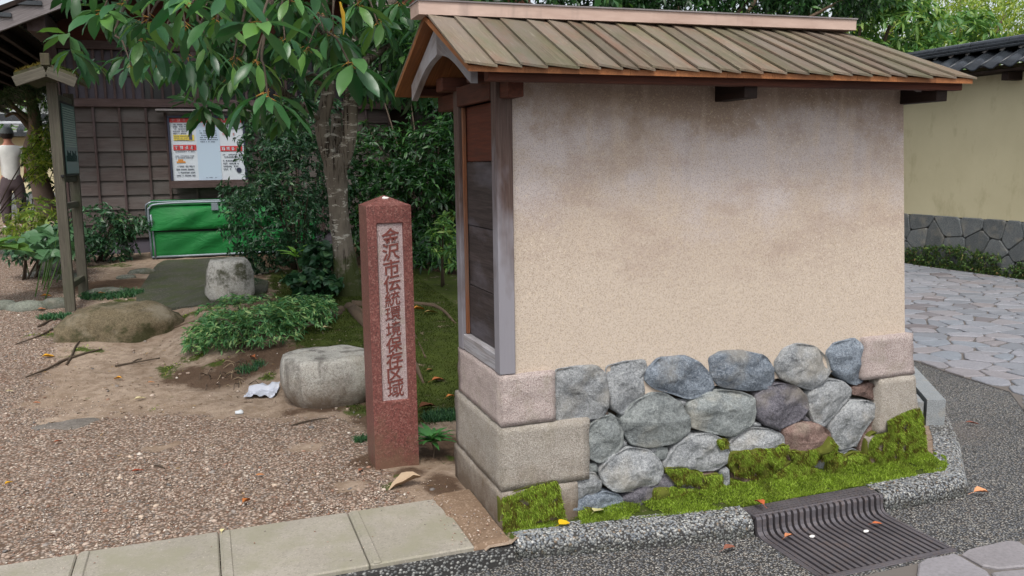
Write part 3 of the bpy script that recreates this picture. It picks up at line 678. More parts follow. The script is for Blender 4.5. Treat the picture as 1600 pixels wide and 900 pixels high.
# core behind the stones
V = [(1.13, 3.20, -.1), (3.27, 3.20, -.1), (3.27, 3.70, -.1), (1.13, 3.70, -.1), (1.13, 3.185, .62), (3.17, 3.185, .62), (3.17, 3.70, .62), (1.13, 3.70, .62)]
solid('joint_fill', V, HEXF, M['mortar'], wall)

def rock_face(poly, y0, bulge, back, seed, rough=0.012, it=2, r=0.24, flat=2.6):
    """stone whose face outline is poly (x, z) on the plane y0; bulges towards the street"""
    P = chaikin(poly, it, .13); n = len(P); c = P.mean(0); P = c + (P - c) * 1.035; V = []; size = np.sqrt(((P - c) ** 2).sum(1)).mean()
    rr = [(1.0, back), (1.0, 0.012), (0.975, -0.3 * bulge), (0.93, None), (0.83, None), (0.7, None), (0.53, None), (0.36, None), (0.18, None)]
    for f, yy in rr:
        for p in P:
            q = c + (p - c) * f
            if yy is None: y = -bulge * (1 - f ** flat * 0.75) ; nz = mnoise.fractal(Vector((q[0] * 18, q[1] * 18, seed)), .8, 2.0, 4); y += nz * rough * .9 + rough * 1.2 * mnoise.noise(Vector((q[0] * 5, q[1] * 5, seed + 9))) + rough * 2.4 * (mnoise.voronoi(Vector((q[0] * 11, q[1] * 11, seed)))[0][0] - .35)
            else:
                y = yy; k = mnoise.noise(Vector((q[0] * 25, q[1] * 25, seed + 3))) * 0.05; q = c + (q - c) * (1 + k * (0 if f < 1 else 1))
            V.append((q[0], y0 + y, q[1]))
    y = -bulge + rough * mnoise.noise(Vector((c[0] * 14, c[1] * 14, seed))); V.append((c[0], y0 + y, c[1])); ci = len(V) - 1; m = len(rr)
    F = [(i * n + k, i * n + (k + 1) % n, (i + 1) * n + (k + 1) % n, (i + 1) * n + k) for i in range(m - 1) for k in range(n)]
    F += [((m - 1) * n + k, (m - 1) * n + (k + 1) % n, ci) for k in range(n)]
    return V, F
def zpoly(pts, ox, oy, s=2.5):
    out = []
    for (a, b) in pts:
        w = onY(ox + a / s, oy + b / s, YF - 0.01); out.append((w[0], w[2]))
    return out
A = (700, 500); B = (1000, 500)
STONES = [
 (A, [(424,198),(500,186),(590,180),(625,212),(637,290),(632,355),(605,388),(520,396),(428,400),(421,300)], 'rubble_grey', .03, None),
 (A, [(624,185),(700,165),(778,157),(787,195),(768,222),(778,290),(722,350),(688,376),(645,350),(632,260)], 'rubble_grey', .03, None),
 (B, [(28,200),(85,150),(180,141),(240,165),(280,210),(298,262),(280,292),(200,315),(130,292),(62,272),(30,245)], 'rubble_blue', .045, None),
 (B, [(283,150),(330,124),(400,120),(500,142),(530,190),(532,240),(505,275),(430,281),(320,266),(285,222)], 'rubble_blue', .045, None),
 (B, [(536,165),(570,118),(620,95),(692,102),(740,150),(753,205),(730,243),(680,278),(620,260),(560,235),(535,200)], 'rubble_grey', .05, 'round pale grey stone in the top row'),
 (B, [(738,128),(770,92),(850,74),(876,95),(880,130),(893,185),(880,243),(850,258),(800,235),(755,195)], 'rubble_blue', .045, None),
 (B, [(838,264),(920,250),(932,270),(930,320),(880,302),(840,296)], 'rubble_red', .02, None),
 (A, [(684,388),(740,320),(800,288),(860,290),(920,330),(955,390),(952,440),(900,485),(790,505),(722,490),(695,450)], 'rubble_green', .05, 'largest rounded stone, greenish grey'),
 (A, [(560,420),(600,385),(650,373),(685,400),(692,445),(692,492),(650,540),(600,566),(560,545),(552,480)], 'rubble_green', .035, None),
 (B, [(192,332),(260,290),(320,276),(400,284),(456,305),(463,352),(450,412),(370,462),(300,450),(210,425),(198,370)], 'rubble_green', .05, None),
 (B, [(458,302),(500,265),(560,250),(622,262),(660,300),(669,348),(640,392),(545,434),(500,415),(465,382)], 'rubble_dark', .05, 'dark purplish stone in the second row'),
 (B, [(666,288),(745,234),(802,240),(836,272),(832,302),(770,372),(730,422),(690,402),(665,342)], 'rubble_grey', .04, None),
 (B, [(750,420),(790,360),(830,320),(900,318),(937,335),(932,372),(880,442),(855,492),(790,512),(765,482)], 'rubble_grey', .05, None),
 (A, [(600,592),(640,540),(710,502),(790,510),(835,550),(850,592),(830,642),(760,672),(660,679),(620,652)], 'rubble_grey', .05, None),
 (B, [(103,572),(150,490),(200,452),(280,447),(340,472),(358,520),(350,562),(300,592),(200,596),(110,592)], 'rubble_grey', .05, None),
 (B, [(358,480),(440,424),(520,430),(570,455),(574,502),(520,560),(420,560),(366,520)], 'rubble_grey', .04, None),
 (B, [(570,430),(620,404),(700,405),(750,438),(757,482),(740,540),(660,575),(592,560),(574,475)], 'rubble_red', .045, 'reddish stone half covered with moss'),
 (A, [(446,640),(500,611),(580,601),(609,640),(602,672),(540,700),(480,726),(455,712)], 'rubble_grey', .035, None),
 (A, [(463,742),(520,700),(620,676),(682,690),(706,738),(692,756),(600,775),(500,800),(466,798)], 'rubble_blue', .035, None),
 (A, [(688,702),(740,668),(820,650),(862,672),(852,722),(782,765),(712,760)], 'rubble_dark', .03, None),
 (B, [(788,522),(850,506),(887,540),(882,592),(820,612),(794,582)], 'rubble_grey', .035, None),
 (B, [(318,592),(352,578),(360,645),(330,668)], 'rubble_grey', .03, None),
 (B, [(698,560),(735,543),(748,605),(722,632),(700,620)], 'rubble_grey', .03, None),
 (B, [(360,575),(440,545),(520,570),(560,640),(500,690),(390,690)], 'rubble_red', .03, None),
 (B, [(560,590),(640,575),(700,610),(710,655),(600,690),(550,660)], 'rubble_dark', .03, None),
 (B, [(60,620),(150,600),(220,640),(210,710),(100,745),(40,700)], 'rubble_dark', .03, None),
 (B, [(230,610),(310,600),(330,660),(290,720),(225,700)], 'rubble_red', .025, None),
 (B, [(880,445),(935,390),(960,440),(960,560),(900,590),(872,520)], 'rubble_red', .02, None),
]
for i, (o, pl, mt, bl, lab) in enumerate(STONES):
    P = zpoly(pl, *o); 
    P = [(x, max(z, -0.02)) for x, z in P]
    g = rock_face(P, YF + 0.012, bl * 0.72, 0.07, 3.1 * i, 0.013); solid('stone', g[0], g[1], M[mt], wall, smooth=True, label=lab)
FILL = [(A, [(618,372),(632,350),(642,378),(630,392)], 'rubble_red'), (A, [(548,405),(560,403),(562,432),(550,440)], 'tuff'), (A, [(686,480),(712,478),(716,500),(690,508)], 'rubble_grey'), (A, [(556,572),(596,568),(600,605),(562,608)], 'rubble_green'),
        (A, [(800,512),(830,508),(832,525),(806,528)], 'rubble_grey'), (A, [(835,512),(875,505),(872,552),(840,556)], 'rubble_green'), (A, [(900,320),(930,318),(935,345),(912,348)], 'rubble_grey'), (B, [(165,318),(198,318),(196,345),(172,346)], 'rubble_grey'),
        (B, [(445,405),(490,410),(492,424),(448,422)], 'rubble_grey'), (B, [(905,392),(938,384),(946,420),(902,426)], 'rubble_grey'), (B, [(530,222),(548,220),(546,246),(530,246)], 'rubble_red'), (B, [(50,512),(100,500),(128,520),(110,556),(60,552)], 'rubble_green'),
        (B, [(340,548),(366,545),(362,575),(342,572)], 'rubble_grey'), (B, [(842,468),(870,462),(868,505),(845,503)], 'rubble_grey'), (B, [(660,376),(690,402),(676,414),(652,400)], 'rubble_dark'), (A, [(545,393),(590,396),(585,404),(555,404)], 'rubble_dark'),
        (A, [(770,280),(790,292),(778,300),(766,296)], 'rubble_dark'), (B, [(560,430),(600,420),(590,440),(565,446)], 'rubble_dark'), (B, [(0,545),(30,530),(60,600),(30,625),(0,610)], 'rubble_dark'), (B, [(0,690),(40,660),(60,730),(10,750)], 'rubble_blue')]
for i, (o, pl, mt) in enumerate(FILL):
    P = zpoly(pl, *o); g = rock_face(P, YF + 0.028, .016, 0.04, 90 + 2.3 * i, 0.004, it=1); solid('filler_stone', g[0], g[1], M[mt], wall, smooth=True)
# squared tuff corner blocks
def tuff(lo, hi, mat, seed, xtop=0.0, xbot=0.0):
    """hewn block with rough faces"""
    lo = np.array(lo, float); hi = np.array(hi, float); bm = bmesh.new(); bmesh.ops.create_cube(bm, size=1.0)
    for v in bm.verts: v.co = Vector([float(lo[k] + (v.co[k] + .5) * (hi[k] - lo[k])) for k in range(3)])
    bmesh.ops.bevel(bm, geom=bm.edges[:], offset=0.003, segments=2, affect='EDGES')
    bmesh.ops.subdivide_edges(bm, edges=[e for e in bm.edges if e.calc_length() > 0.05], cuts=9, use_grid_fill=True)
    for v in bm.verts:
        nz = mnoise.fractal(Vector((v.co.x * 16, v.co.y * 16, v.co.z * 16 + seed)), 1.0, 2.0, 3) * 0.0055
        v.co += v.normal * nz
        if xtop or xbot:
            t = (v.co.z - lo[2]) / (hi[2] - lo[2])
            if v.co.x > (lo[0] + hi[0]) / 2: v.co.x += xbot * (1 - t) + xtop * t
    V = [v.co[:] for v in bm.verts]; F = [[v.index for v in f.verts] for f in bm.faces]; bm.free()
    o = solid('corner_stone', V, F, mat, wall, smooth=True); return o
tuff((1.084, 3.128, .440), (1.324, 3.74, .652), M['tuff'], 1)
tuff((1.078, 3.122, .168), (1.475, 3.78, .434), M['tuff_moss'], 5)
tuff((1.075, 3.120, -.10), (1.42, 3.80, .1655), M['tuff_moss'], 9)
a = onY(1352, 528, YF - .01)
tuff((a[0] - 0.01, 3.118, .452), (3.175, 3.62, .655), M['tuff'], 13, 0.02, 0.045)
a = onY(1372, 599, YF - .01)
tuff((a[0], 3.112, .17), (3.22, 3.66, .447), M['tuff_moss'], 17, 0.0, 0.05)
tuff((2.95, 3.108, -.1), (3.27, 3.70, .165), M['tuff_moss'], 21, 0.0, 0.05)
# ground-level back and hidden side of the base
tuff((1.42, 3.705, -.1), (3.0, 3.80, .60), M['tuff_moss'], 27)

# timber end frame on the left end
box('post', (1.084, 3.132, .655), (1.151, 3.196, 1.83), M['post_wood'], wall)
box('post', (1.084, 3.648, .655), (1.150, 3.716, 1.83), M['post_wood'], wall)
box('sill', (1.088, 3.198, .657), (1.148, 3.646, .728), M['sill'], wall)
box('lintel', (1.080, 3.198, 1.742), (1.146, 3.646, 1.825), M['redwood'], wall)
zs = [0.7285] + [float(onX(737, y, 1.135)[2]) for y in (443, 351, 253)] + [1.7415]
for i in range(4):
    box('end_board', (1.118 + .003 * (i % 2), 3.199, zs[i] + .0015), (1.142, 3.645, zs[i + 1] - .0015), M['dark_board'] if i < 3 else M['red_board'], wall, bev=.002)
box('corner_batten', (1.100, 3.632, .73), (1.117, 3.646, 1.74), M['batten'], wall, bev=.002)
# cross beams on which the roof rests, wall plates and purlins
for x0, lab in ((1.10, None), (2.075, None), (3.075, None)):
    box('cross_beam', (x0, 2.945 if x0 > 2 else 3.035, 1.742), (x0 + .062, 4.03, 1.812), M['dark_beam'] if x0 > 2 else M['redwood'], wall)
box('wall_plate', (1.02, 3.20, 1.8125), (3.20, 3.30, 1.87), M['redwood'], wall)
box('wall_plate', (1.02, 3.66, 1.8125), (3.20, 3.76, 1.87), M['redwood'], wall)
box('purlin', (0.985, 2.925, 1.788), (3.20, 2.975, 1.835), M['redwood'], wall)
box('purlin', (0.985, 3.955, 1.8130), (3.20, 4.005, 1.846), M['redwood'], wall)
box('ridge_beam', (0.985, 3.445, 1.98), (3.2, 3.515, 2.055), M['redwood'], wall)
for x0 in (1.10, 2.075, 3.075): box('king_post', (x0 + .005, 3.45, 1.8125), (x0 + .06, 3.51, 1.979), M['redwood'], wall)
# roof boarding
YE, ZE, YR, ZR = 2.875, 1.838, 3.48, 2.105
lowpx = [727,775,814,854,904,937,972,998,1022,1056,1092,1126,1156,1191,1229,1264,1300,1332,1362,1392,1418,1456,1495,1527]
uppx0 = [669,712,749,784,826,859,890,912,934,967,998,1033,1057,1090]
up2 = list(np.linspace(1090, 1338, len(lowpx) - len(uppx0) + 1))[1:]
uppx = uppx0 + up2
xl = [float(onY(p, 104 + (p - 727) * 0.018, YE)[0]) for p in lowpx]; xu = [float(onY(p, 22 + (p - 655) * 0.0366, 3.41)[0]) for p in uppx]
xl[0] = 0.885; xu[0] = .905
def roof_plank(a0, a1, b0, b1, side, tl, tr, mat, name, thick, drop=0.0, ye=None):
    """a: eave x, b: ridge x; side -1 street slope, +1 garden slope"""
    ye = (YE if ye is None else ye)
    def pt(x, t, h):                                              # t 0 eave, 1 ridge
        y = ye + (YR - ye) * t; z = ZE + (ye - YE) / (YR - YE) * (ZR - ZE); z = z + (ZR - z) * t + h - drop
        return (x, y if side < 0 else 2 * YR - y, z)
    V = [pt(a0, 0, tl - thick), pt(a1, 0, tr - thick), pt(b1, 1, tr - thick), pt(b0, 1, tl - thick), pt(a0, 0, tl), pt(a1, 0, tr), pt(b1, 1, tr), pt(b0, 1, tl)]
    return solidR(name, V, HEXF, mat, wall, (0, YR - YE, ZR - ZE) if side < 0 else (0, -(YR - YE), ZR - ZE))
for i in range(len(lowpx) - 1):
    j = rnd.uniform(-.003, .003)
    roof_plank(xl[i] - .004, xl[i + 1] + .004, xu[i] - .004, xu[i + 1] + .004, -1, .013 + j * .5, .001, M['roof_board'], 'roof_board', .0085, ye=YE + rnd.uniform(-.006, .004))
xg = np.linspace(0.905, 3.22, 14); xh = np.linspace(0.905, float(xu[-1]) - .004, 14)
for i in range(13): roof_plank(xg[i], xg[i + 1] + .006, xh[i], xh[i + 1] + .006, 1, .013, .001, M['roof_board'], 'roof_board', .0085)
ug = np.linspace(0.900, 3.215, 12)
uu = np.linspace(0.900, float(xu[-1]) - .006, 12)
for i in range(11):
    for sd in (-1, 1): roof_plank(ug[i] + .0008, ug[i + 1] - .0008, uu[i] + .0008, uu[i + 1] - .0008, sd, 0, 0, M['cedar'], 'sheathing_board', .021, drop=.0085, ye=YE + .012)
# ridge cap
rz0, rz1 = float(onY(655, 22, 3.41)[2]), float(onY(1338, 47, 3.41)[2]); rt0, rt1 = float(onY(652, 1, 3.41)[2]), float(onY(1338, 31, 3.41)[2]); rx0, rx1 = float(onY(654, 10, 3.41)[0]), float(onY(1338, 40, 3.41)[0])
V = [(rx0, 3.41, rz0), (rx1, 3.41, rz1), (rx1, 3.55, rz1), (rx0, 3.55, rz0), (rx0, 3.41, rt0), (rx1, 3.41, rt1), (rx1, 3.55, rt1), (rx0, 3.55, rt0)]
solidR('ridge_cap', V, HEXF, M['ridge'], wall, (1, 0, 0))
V = [(rx0 - .004, 3.404, rt0 + .0005), (rx1 + .004, 3.404, rt1 + .0005), (rx1 + .004, 3.556, rt1 + .0005), (rx0 - .004, 3.556, rt0 + .0005)]; V += [(a, b, c + .006) for a, b, c in V]
solidR('ridge_flashing', V, HEXF, M['house_fascia'], wall, (1, 0, 0))
# curved bargeboards at both gable ends
def barge(x0, x1):
    for sd in (-1, 1):
        V = []; F = []; m = 14
        for i in range(m + 1):
            t = i / m; y = 3.46 - t * 0.455; zt = 2.060 - t * (0.455) * (ZR - ZE) / (YR - YE) - 0.004; wdt = 0.062 + 0.066 * (1 - t) ** 0.9 * (1 - 0.35 * math.sin(t * math.pi)) + .012 * t; zb = zt - wdt * (0.95 if t > .05 else .9) + 0.018 * math.sin(t * math.pi)
            yy = y if sd < 0 else 2 * 3.46 - y
            V += [(x0, yy, zt), (x1, yy, zt), (x1, yy, zb), (x0, yy, zb)]
        for i in range(m):
            for k in range(4): F.append((i * 4 + k, i * 4 + (k + 1) % 4, (i + 1) * 4 + (k + 1) % 4, (i + 1) * 4 + k))
        F += [(0, 1, 2, 3), (m * 4, m * 4 + 3, m * 4 + 2, m * 4 + 1)]
        solidR('bargeboard', V, F, M['barge'], wall, (0, 1, -.45 if sd > 0 else .45))
barge(0.945, 0.972); barge(3.02, 3.047)

# ---- moss on the stones
MOSS = [(A, [(205,690),(330,640),(422,622),(440,700),(462,812),(300,842),(212,822)], .02), (B, [(98,582),(170,575),(242,592),(236,640),(150,655)], .035), (B, [(55,662),(120,648),(205,655),(215,712),(120,728),(50,712)], .035),
        (B, [(358,520),(420,505),(500,498),(575,486),(578,520),(545,565),(480,625),(370,605),(350,560)], .045), (B, [(583,512),(640,500),(700,500),(750,456),(775,500),(705,545),(650,572),(600,555)], .045), (B, [(508,602),(600,548),(700,582),(715,640),(600,670),(505,655)], .05),
        (B, [(728,530),(792,518),(802,582),(760,625),(726,600)], .04), (B, [(806,532),(840,516),(885,520),(890,552),(835,562),(822,605),(800,592)], .035), (B, [(885,470),(900,442),(950,430),(950,388),(1020,355),(1082,335),(1100,430),(1112,500),(1106,548),(1000,585),(900,588),(875,540)], .03),
        (B, [(228,612),(320,600),(330,690),(250,680)], .025), (B, [(350,620),(470,640),(480,680),(360,690)], .03), (A, [(505,740),(560,730),(560,790),(500,800)], .02), (B, [(300,470),(345,465),(352,500),(320,512)], .01)]
def inpoly(x, z, P):
    c = False; n = len(P)
    for i in range(n):
        (x0, z0), (x1, z1) = P[i], P[(i + 1) % n]
        if (z0 > z) != (z1 > z) and x < (x1 - x0) * (z - z0) / (z1 - z0) + x0: c = not c
    return c
SP = []; SD = []; SLn = []; bs = []; bd = []
for i, (o, pl, dep) in enumerate(MOSS):
    dep *= .78; P = zpoly(pl, *o); g = rock_face(P, (YF if 0 < i != 8 else YF - .014), dep, 0.04, 50 + i * 1.7, 0.014, flat=2.0); solid('moss_cushion', g[0], g[1], M['moss_ground'], wall, smooth=True)
    Pa = np.array(P); c = Pa.mean(0); lo, hi = Pa.min(0), Pa.max(0); area = (hi - lo).prod(); m = int(area * 300000)
    for _ in range(m):
        x = rnd.uniform(lo[0] - .004, hi[0] + .004); z = rnd.uniform(lo[1] - .004, hi[1] + .004)
        if not inpoly(x, z, P): continue
        nz = mnoise.noise(Vector((x * 22, z * 22, i)))
        if nz < -0.36: continue
        f = min(1.0, max(abs(x - c[0]) / (hi[0] - c[0] + 1e-6), abs(z - c[1]) / (hi[1] - c[1] + 1e-6)))
        y = (YF if 0 < i != 8 else YF - .016) - dep * (1 - f ** 2.0 * 0.75) - .002 - 0.006 * nz
        (SP if rnd.random() > 0.15 + 0.5 * (nz < -.05) + .25 * (z < c[1] - .3 * (hi[1] - lo[1])) else bs).append((x, y, z))
SP = np.array(SP); bs = np.array(bs)
def mossdir(n): d = rng.normal(0, 0.45, (n, 3)); d[:, 1] -= 0.75; d[:, 2] -= 0.75; return d
V, F = strands(SP, mossdir(len(SP)), rng.uniform(.006, .019, len(SP)), rng.uniform(.0016, .003, len(SP)))
place('moss', mesh_np('moss', V, F, M['moss']), Matrix.Identity(4), wall, kind='stuff')
V, F = strands(bs, mossdir(len(bs)), rng.uniform(.006, .018, len(bs)), rng.uniform(.0016, .003, len(bs)))
place('dry_moss', mesh_np('dry_moss', V, F, M['moss_brown']), Matrix.Identity(4), wall, kind='stuff')
# moss strip on the ground
m = 60000; x = rng.uniform(1.09, 3.44, m); fy = front_y(x); y = fy + 0.10 + (rng.random(m)) * (3.17 - fy - 0.10)
k = (rng.random(m) < 0.9) & ~((x > 3.33) & (y > 3.16)); x, y = x[k], y[k]
nzv = np.array([mnoise.noise(Vector((a * 9, b * 9, 2))) for a, b in zip(x, y)]); k = nzv > -0.30 - 0.25 * (y > front_y(x) + .16); x, y, nzv = x[k], y[k], nzv[k]
z = 0.0 + 0.03 * sstep((y - front_y(x) - 0.12) / 0.15) + 0.008 * (nzv + .3)
p = np.stack([x, y, z], 1); d = rng.normal(0, .5, (len(p), 3)); d[:, 2] = np.abs(d[:, 2]) + .7; d[:, 1] -= .3
V, F = strands(p, d, rng.uniform(.006, .016, len(p)), rng.uniform(.0018, .0032, len(p)))
tagp(place('moss_strip', mesh_np('moss_strip', V, F, M['moss']), Matrix.Identity(4)), 'bright green moss carpeting the strip between wall foot and kerb', 'moss', kind='stuff')

# ================================================================== DRAIN GRATE
gr = thing('drain_grate', ((GX0 + GX1) / 2, 2.65, ZS), 'dark cast iron gutter grate set into the kerb, with curved slotted bars', 'drain grate')
def bar_geo(x0, x1):
    """bar runs down the kerb face, round the curve and out along the street"""
    prof = [(2.862, 0.004), (2.846, 0.002), (2.840, -0.008), (2.838, -0.04), (2.833, -0.058), (2.820, -0.070), (2.800, -0.0755), (2.77, -0.077), (2.462, -0.077)]
    V = []; n = len(prof)
    for i, (y, z) in enumerate(prof):
        a = prof[min(i + 1, n - 1)]; b = prof[max(i - 1, 0)]; ty, tz = a[0] - b[0], a[1] - b[1]; L = math.hypot(ty, tz); ny, nz = -tz / L, ty / L   # inward normal
        if ny < 0 and nz > 0: pass
        iy, iz = y + 0.02 * (abs(tz) / L), z - 0.02 * (abs(ty) / L)
        V += [(x0, y, z), (x1, y, z), (x1, iy, iz), (x0, iy, iz)]
    F = []
    for i in range(n - 1):
        for k in range(4): F.append((i * 4 + k, i * 4 + (k + 1) % 4, (i + 1) * 4 + (k + 1) % 4, (i + 1) * 4 + k))
    F += [(0, 1, 2, 3), ((n - 1) * 4, (n - 1) * 4 + 3, (n - 1) * 4 + 2, (n - 1) * 4 + 1)]
    return V, F
nb = 20; bx0, bx1 = GX0 + .022, GX1 - .012; pitch = (bx1 - bx0) / nb
g = bar_geo(-0.0092, 0.0092); barme = mesh_py('bar', [(a, b - 2.65, c - ZS) for a, b, c in g[0]], g[1], M['iron'])
for i in range(nb):
    place('bar', barme, Matrix.Translation((bx0 + pitch * (i + .5), 2.65, ZS)), gr)
g = bar_geo(GX0, bx0 + 0.002); solid('side_frame', g[0], g[1], M['iron'], gr)
g = bar_geo(bx1 - 0.002, GX1); solid('side_frame', g[0], g[1], M['iron'], gr)
box('front_frame', (GX0, GY0 + .002, ZS - .03), (GX1, 2.461, ZS + .0035), M['iron'], gr)
box('front_rim', (GX0, GY0 + .004, ZS + .0036), (GX1, GY0 + .010, ZS + .007), M['iron'], gr, bev=.001)
box('top_plate', (GX0, 2.8625, -.02), (GX1, 2.955, .0045), M['iron'], gr)
V = []; F = []
st = []
for i in range(26):
    for j in range(4):
        cx, cy = GX0 + .015 + i * 0.0257 + (j % 2) * .006, 2.875 + j * .021; o = box_geo((cx - .008, cy - .004, .0040), (cx + .008, cy + .004, .0072)); st.append(o)
V, F = merge(st); solid('tread_bumps', V, F, M['iron'], gr, kind='stuff')
pit = solid('drain_pit', [(GX0, GY0, -.5), (GX1, GY0, -.5), (GX1, 2.95, -.5), (GX0, 2.95, -.5), (GX0, GY0, ZS - .031), (GX1, GY0, ZS - .031), (GX1, 2.95, ZS - .031), (GX0, 2.95, ZS - .031)], [(0, 1, 2, 3), (0, 1, 5, 4), (1, 2, 6, 5), (2, 3, 7, 6), (3, 0, 4, 7)], M['pit'], kind='structure')

# ================================================================== GRANITE EDGE STONE beside the wall's right end
ga, gb, gc_, gd = [onZ(*q, 0.15) for q in [(1449, 625), (1478, 625), (1440, 584), (1427, 580)]]
gs = thing('granite_edge_stone', (3.8, 3.6, 0), 'grey dressed granite edge stone with mitred joint, at the right foot of the roofed wall', 'stone')
def prism(top, z0, z1, name, mat, parent, **kw):
    n = len(top); V = [(p[0], p[1], z0) for p in top] + [(p[0], p[1], z1) for p in top]
    F = [tuple(range(n))[::-1], tuple(range(n, 2 * n))] + [(k, (k + 1) % n, n + (k + 1) % n, n + k) for k in range(n)]
    return solid(name, V, F, mat, parent, **kw)
d1 = (gc_ - gb); d1 = d1 / np.linalg.norm(d1)
prism([ga, gb, gb + d1 * 2.4, ga + d1 * 2.4], -.05, .15, 'edge_block', M['granite_kerb'], gs)
e0 = ga + np.array([-.012, .012, 0]); prism([e0 + [-.16, .16, 0], e0, e0 + d1 * .5, e0 + [-.16, .16, 0] + d1 * .5], -.05, .135, 'edge_block', M['granite_kerb'], gs)

# ================================================================== YELLOW STREET WALL on the right
XW = 9.85
yw = thing('street_wall', (XW, 8.5, ZS), 'long ochre yellow garden wall with black tiled coping, across the paved lane', 'wall')
V = [(XW, -2, .66), (XW + .34, -2, .66), (XW + .34, 18, .66), (XW, 18, .66), (XW, -2, 2.66), (XW + .34, -2, 2.66), (XW + .34, 18, 2.66), (XW, 18, 2.66)]
n_ = NT('ochre_plaster', 0.92, 0.1); a_ = n_.noise(1.2, 5, 0.6); b_ = n_.noise(180, 2, 0.6)
zz_ = n_.sep(n_.pos, 2); c_ = n_.ramp(a_, [(0.3, '#bdb493'), (0.7, '#c9c09f')]); c_ = n_.mix(n_.ramp(n_.noise(4, 5, .65, n_.sc(n_.co, (1, 1, .5))), [(.56, 0.), (.72, .5)]), c_, '#a09673'); n_.color(c_); n_.bump(b_, .1, .002); M['ochre'] = n_.m
solid('plaster', V, HEXF, M['ochre'], yw)
V = [(XW + .02, -2, -.1), (XW + .32, -2, -.1), (XW + .32, 18, -.1), (XW + .02, 18, -.1), (XW + .02, -2, .659), (XW + .32, -2, .659), (XW + .32, 18, .659), (XW + .02, 18, .659)]
solid('stone_core', V, HEXF, M['base_joint'], yw)
p2 = []
for i in range(int(20 / .36)):
    for j in range(3): p2.append((-2 + i * .36 + rnd.uniform(-.14, .14) + (j % 2) * .17, 0.05 + j * .25 + rnd.uniform(-.07, .07)))
for cpoly in voronoi(p2, (-2, -.1, 18, .672)):
    q = inset(cpoly, .0035)
    if len(q) < 3: continue
    q = chaikin(q, 1, .12); c = q.mean(0); n = len(q); bl = rnd.uniform(.0, .008)
    V = [(XW + .03, a, b) for a, b in q] + [(XW - .004, a, b) for a, b in q] + [(XW - .012 - bl, *(c + (np.array((a, b)) - c) * .93)) for a, b in q]
    F = [(r * n + k, r * n + (k + 1) % n, (r + 1) * n + (k + 1) % n, (r + 1) * n + k) for r in range(2) for k in range(n)] + [tuple(2 * n + k for k in range(n))]
    solid('stone', V, F, M['base_stone'], yw)
def m_tile():
    n = NT('black_glazed_tile', 0.28, 0.5); a = n.noise(6, 4, 0.6); n.color(n.ramp(a, [(0.3, '#1f2226'), (0.7, '#33383d')])); n.rough(n.math('ADD', n.math('MULTIPLY', a, .25), .15)); n.bump(a, .1, .004); return n.m
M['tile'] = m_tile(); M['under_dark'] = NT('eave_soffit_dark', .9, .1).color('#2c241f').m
# eaves: soffit, brackets, S-shaped tiles, ridge
xe, ze, xr, zr = XW - .33, 2.60, XW + .17, 2.86
box('eave_board', (xe + .03, -2, 2.545), (XW + .0, 18, 2.575), M['under_dark'], yw)
for i in range(12): box('bracket', (XW - .25, 0.4 + i * 1.1, 2.44), (XW - .002, .5 + i * 1.1, 2.543), M['dark_beam'], yw)
for i in range(2):
    pass
def tile_geo(w=.27, L=.62, seg=10):
    V = []; F = []
    for j in range(2):
        for i in range(seg + 1):
            u = i / seg; y = u * w; z = 0.032 * math.cos(u * 2 * math.pi) * (1 if u < .5 else .75) + 0.01
            V.append((0 + j * (xr - xe) * 1.0, y, z + j * (zr - ze)))
    m = seg + 1; V += [(a, b, c - .018) for a, b, c in V]
    for i in range(seg):
        F.append((i, i + 1, m + i + 1, m + i)); F.append((2 * m + i, 3 * m + i, 3 * m + i + 1, 2 * m + i + 1)); F.append((i, 2 * m + i, 2 * m + i + 1, i + 1))
        F.append((m + i, m + i + 1, 3 * m + i + 1, 3 * m + i))
    F += [(0, m, 3 * m, 2 * m), (seg, 2 * m + seg, 3 * m + seg, m + seg)]
    return V, F
g = tile_geo(); tme = mesh_py('roof_tile', g[0], g[1], M['tile'], True)
g2 = [(xr * 2 - 2 * xr - a, b, c) for a, b, c in g[0]]; tme2 = mesh_py('roof_tile', [(-a, b, c) for a, b, c in g[0]], g[1], M['tile'], True)
for i in range(62):
    y = 0 + i * .272
    place('roof_tile', tme, Matrix.Translation((xe, y, ze + .02)), yw)
    if i % 3 == 0: place('roof_tile', tme2, Matrix.Translation((2 * xr - xe, y, ze + .02)), yw)
for i in range(28):
    y = i * .6
    ang = np.linspace(0, math.pi, 9); V = []
    for yy in (y, y + .592):
        V += [(xr - .10 * math.cos(t), yy, zr + .10 + .075 * math.sin(t)) for t in ang]
    F = [(k, k + 1, 10 + k, 9 + k) for k in range(8)] + [tuple(range(9)), tuple(range(9, 18))[::-1], (0, 9, 17, 8)]
    solid('ridge_tile', V, F, M['tile'], yw, smooth=False)
for j in range(2): box('ridge_course', (xr - .15 + j * .03, -.5, zr + .02 + j * .042), (xr + .15 - j * .03, 17, zr + .055 + j * .042), M['tile'], yw, bev=.006)
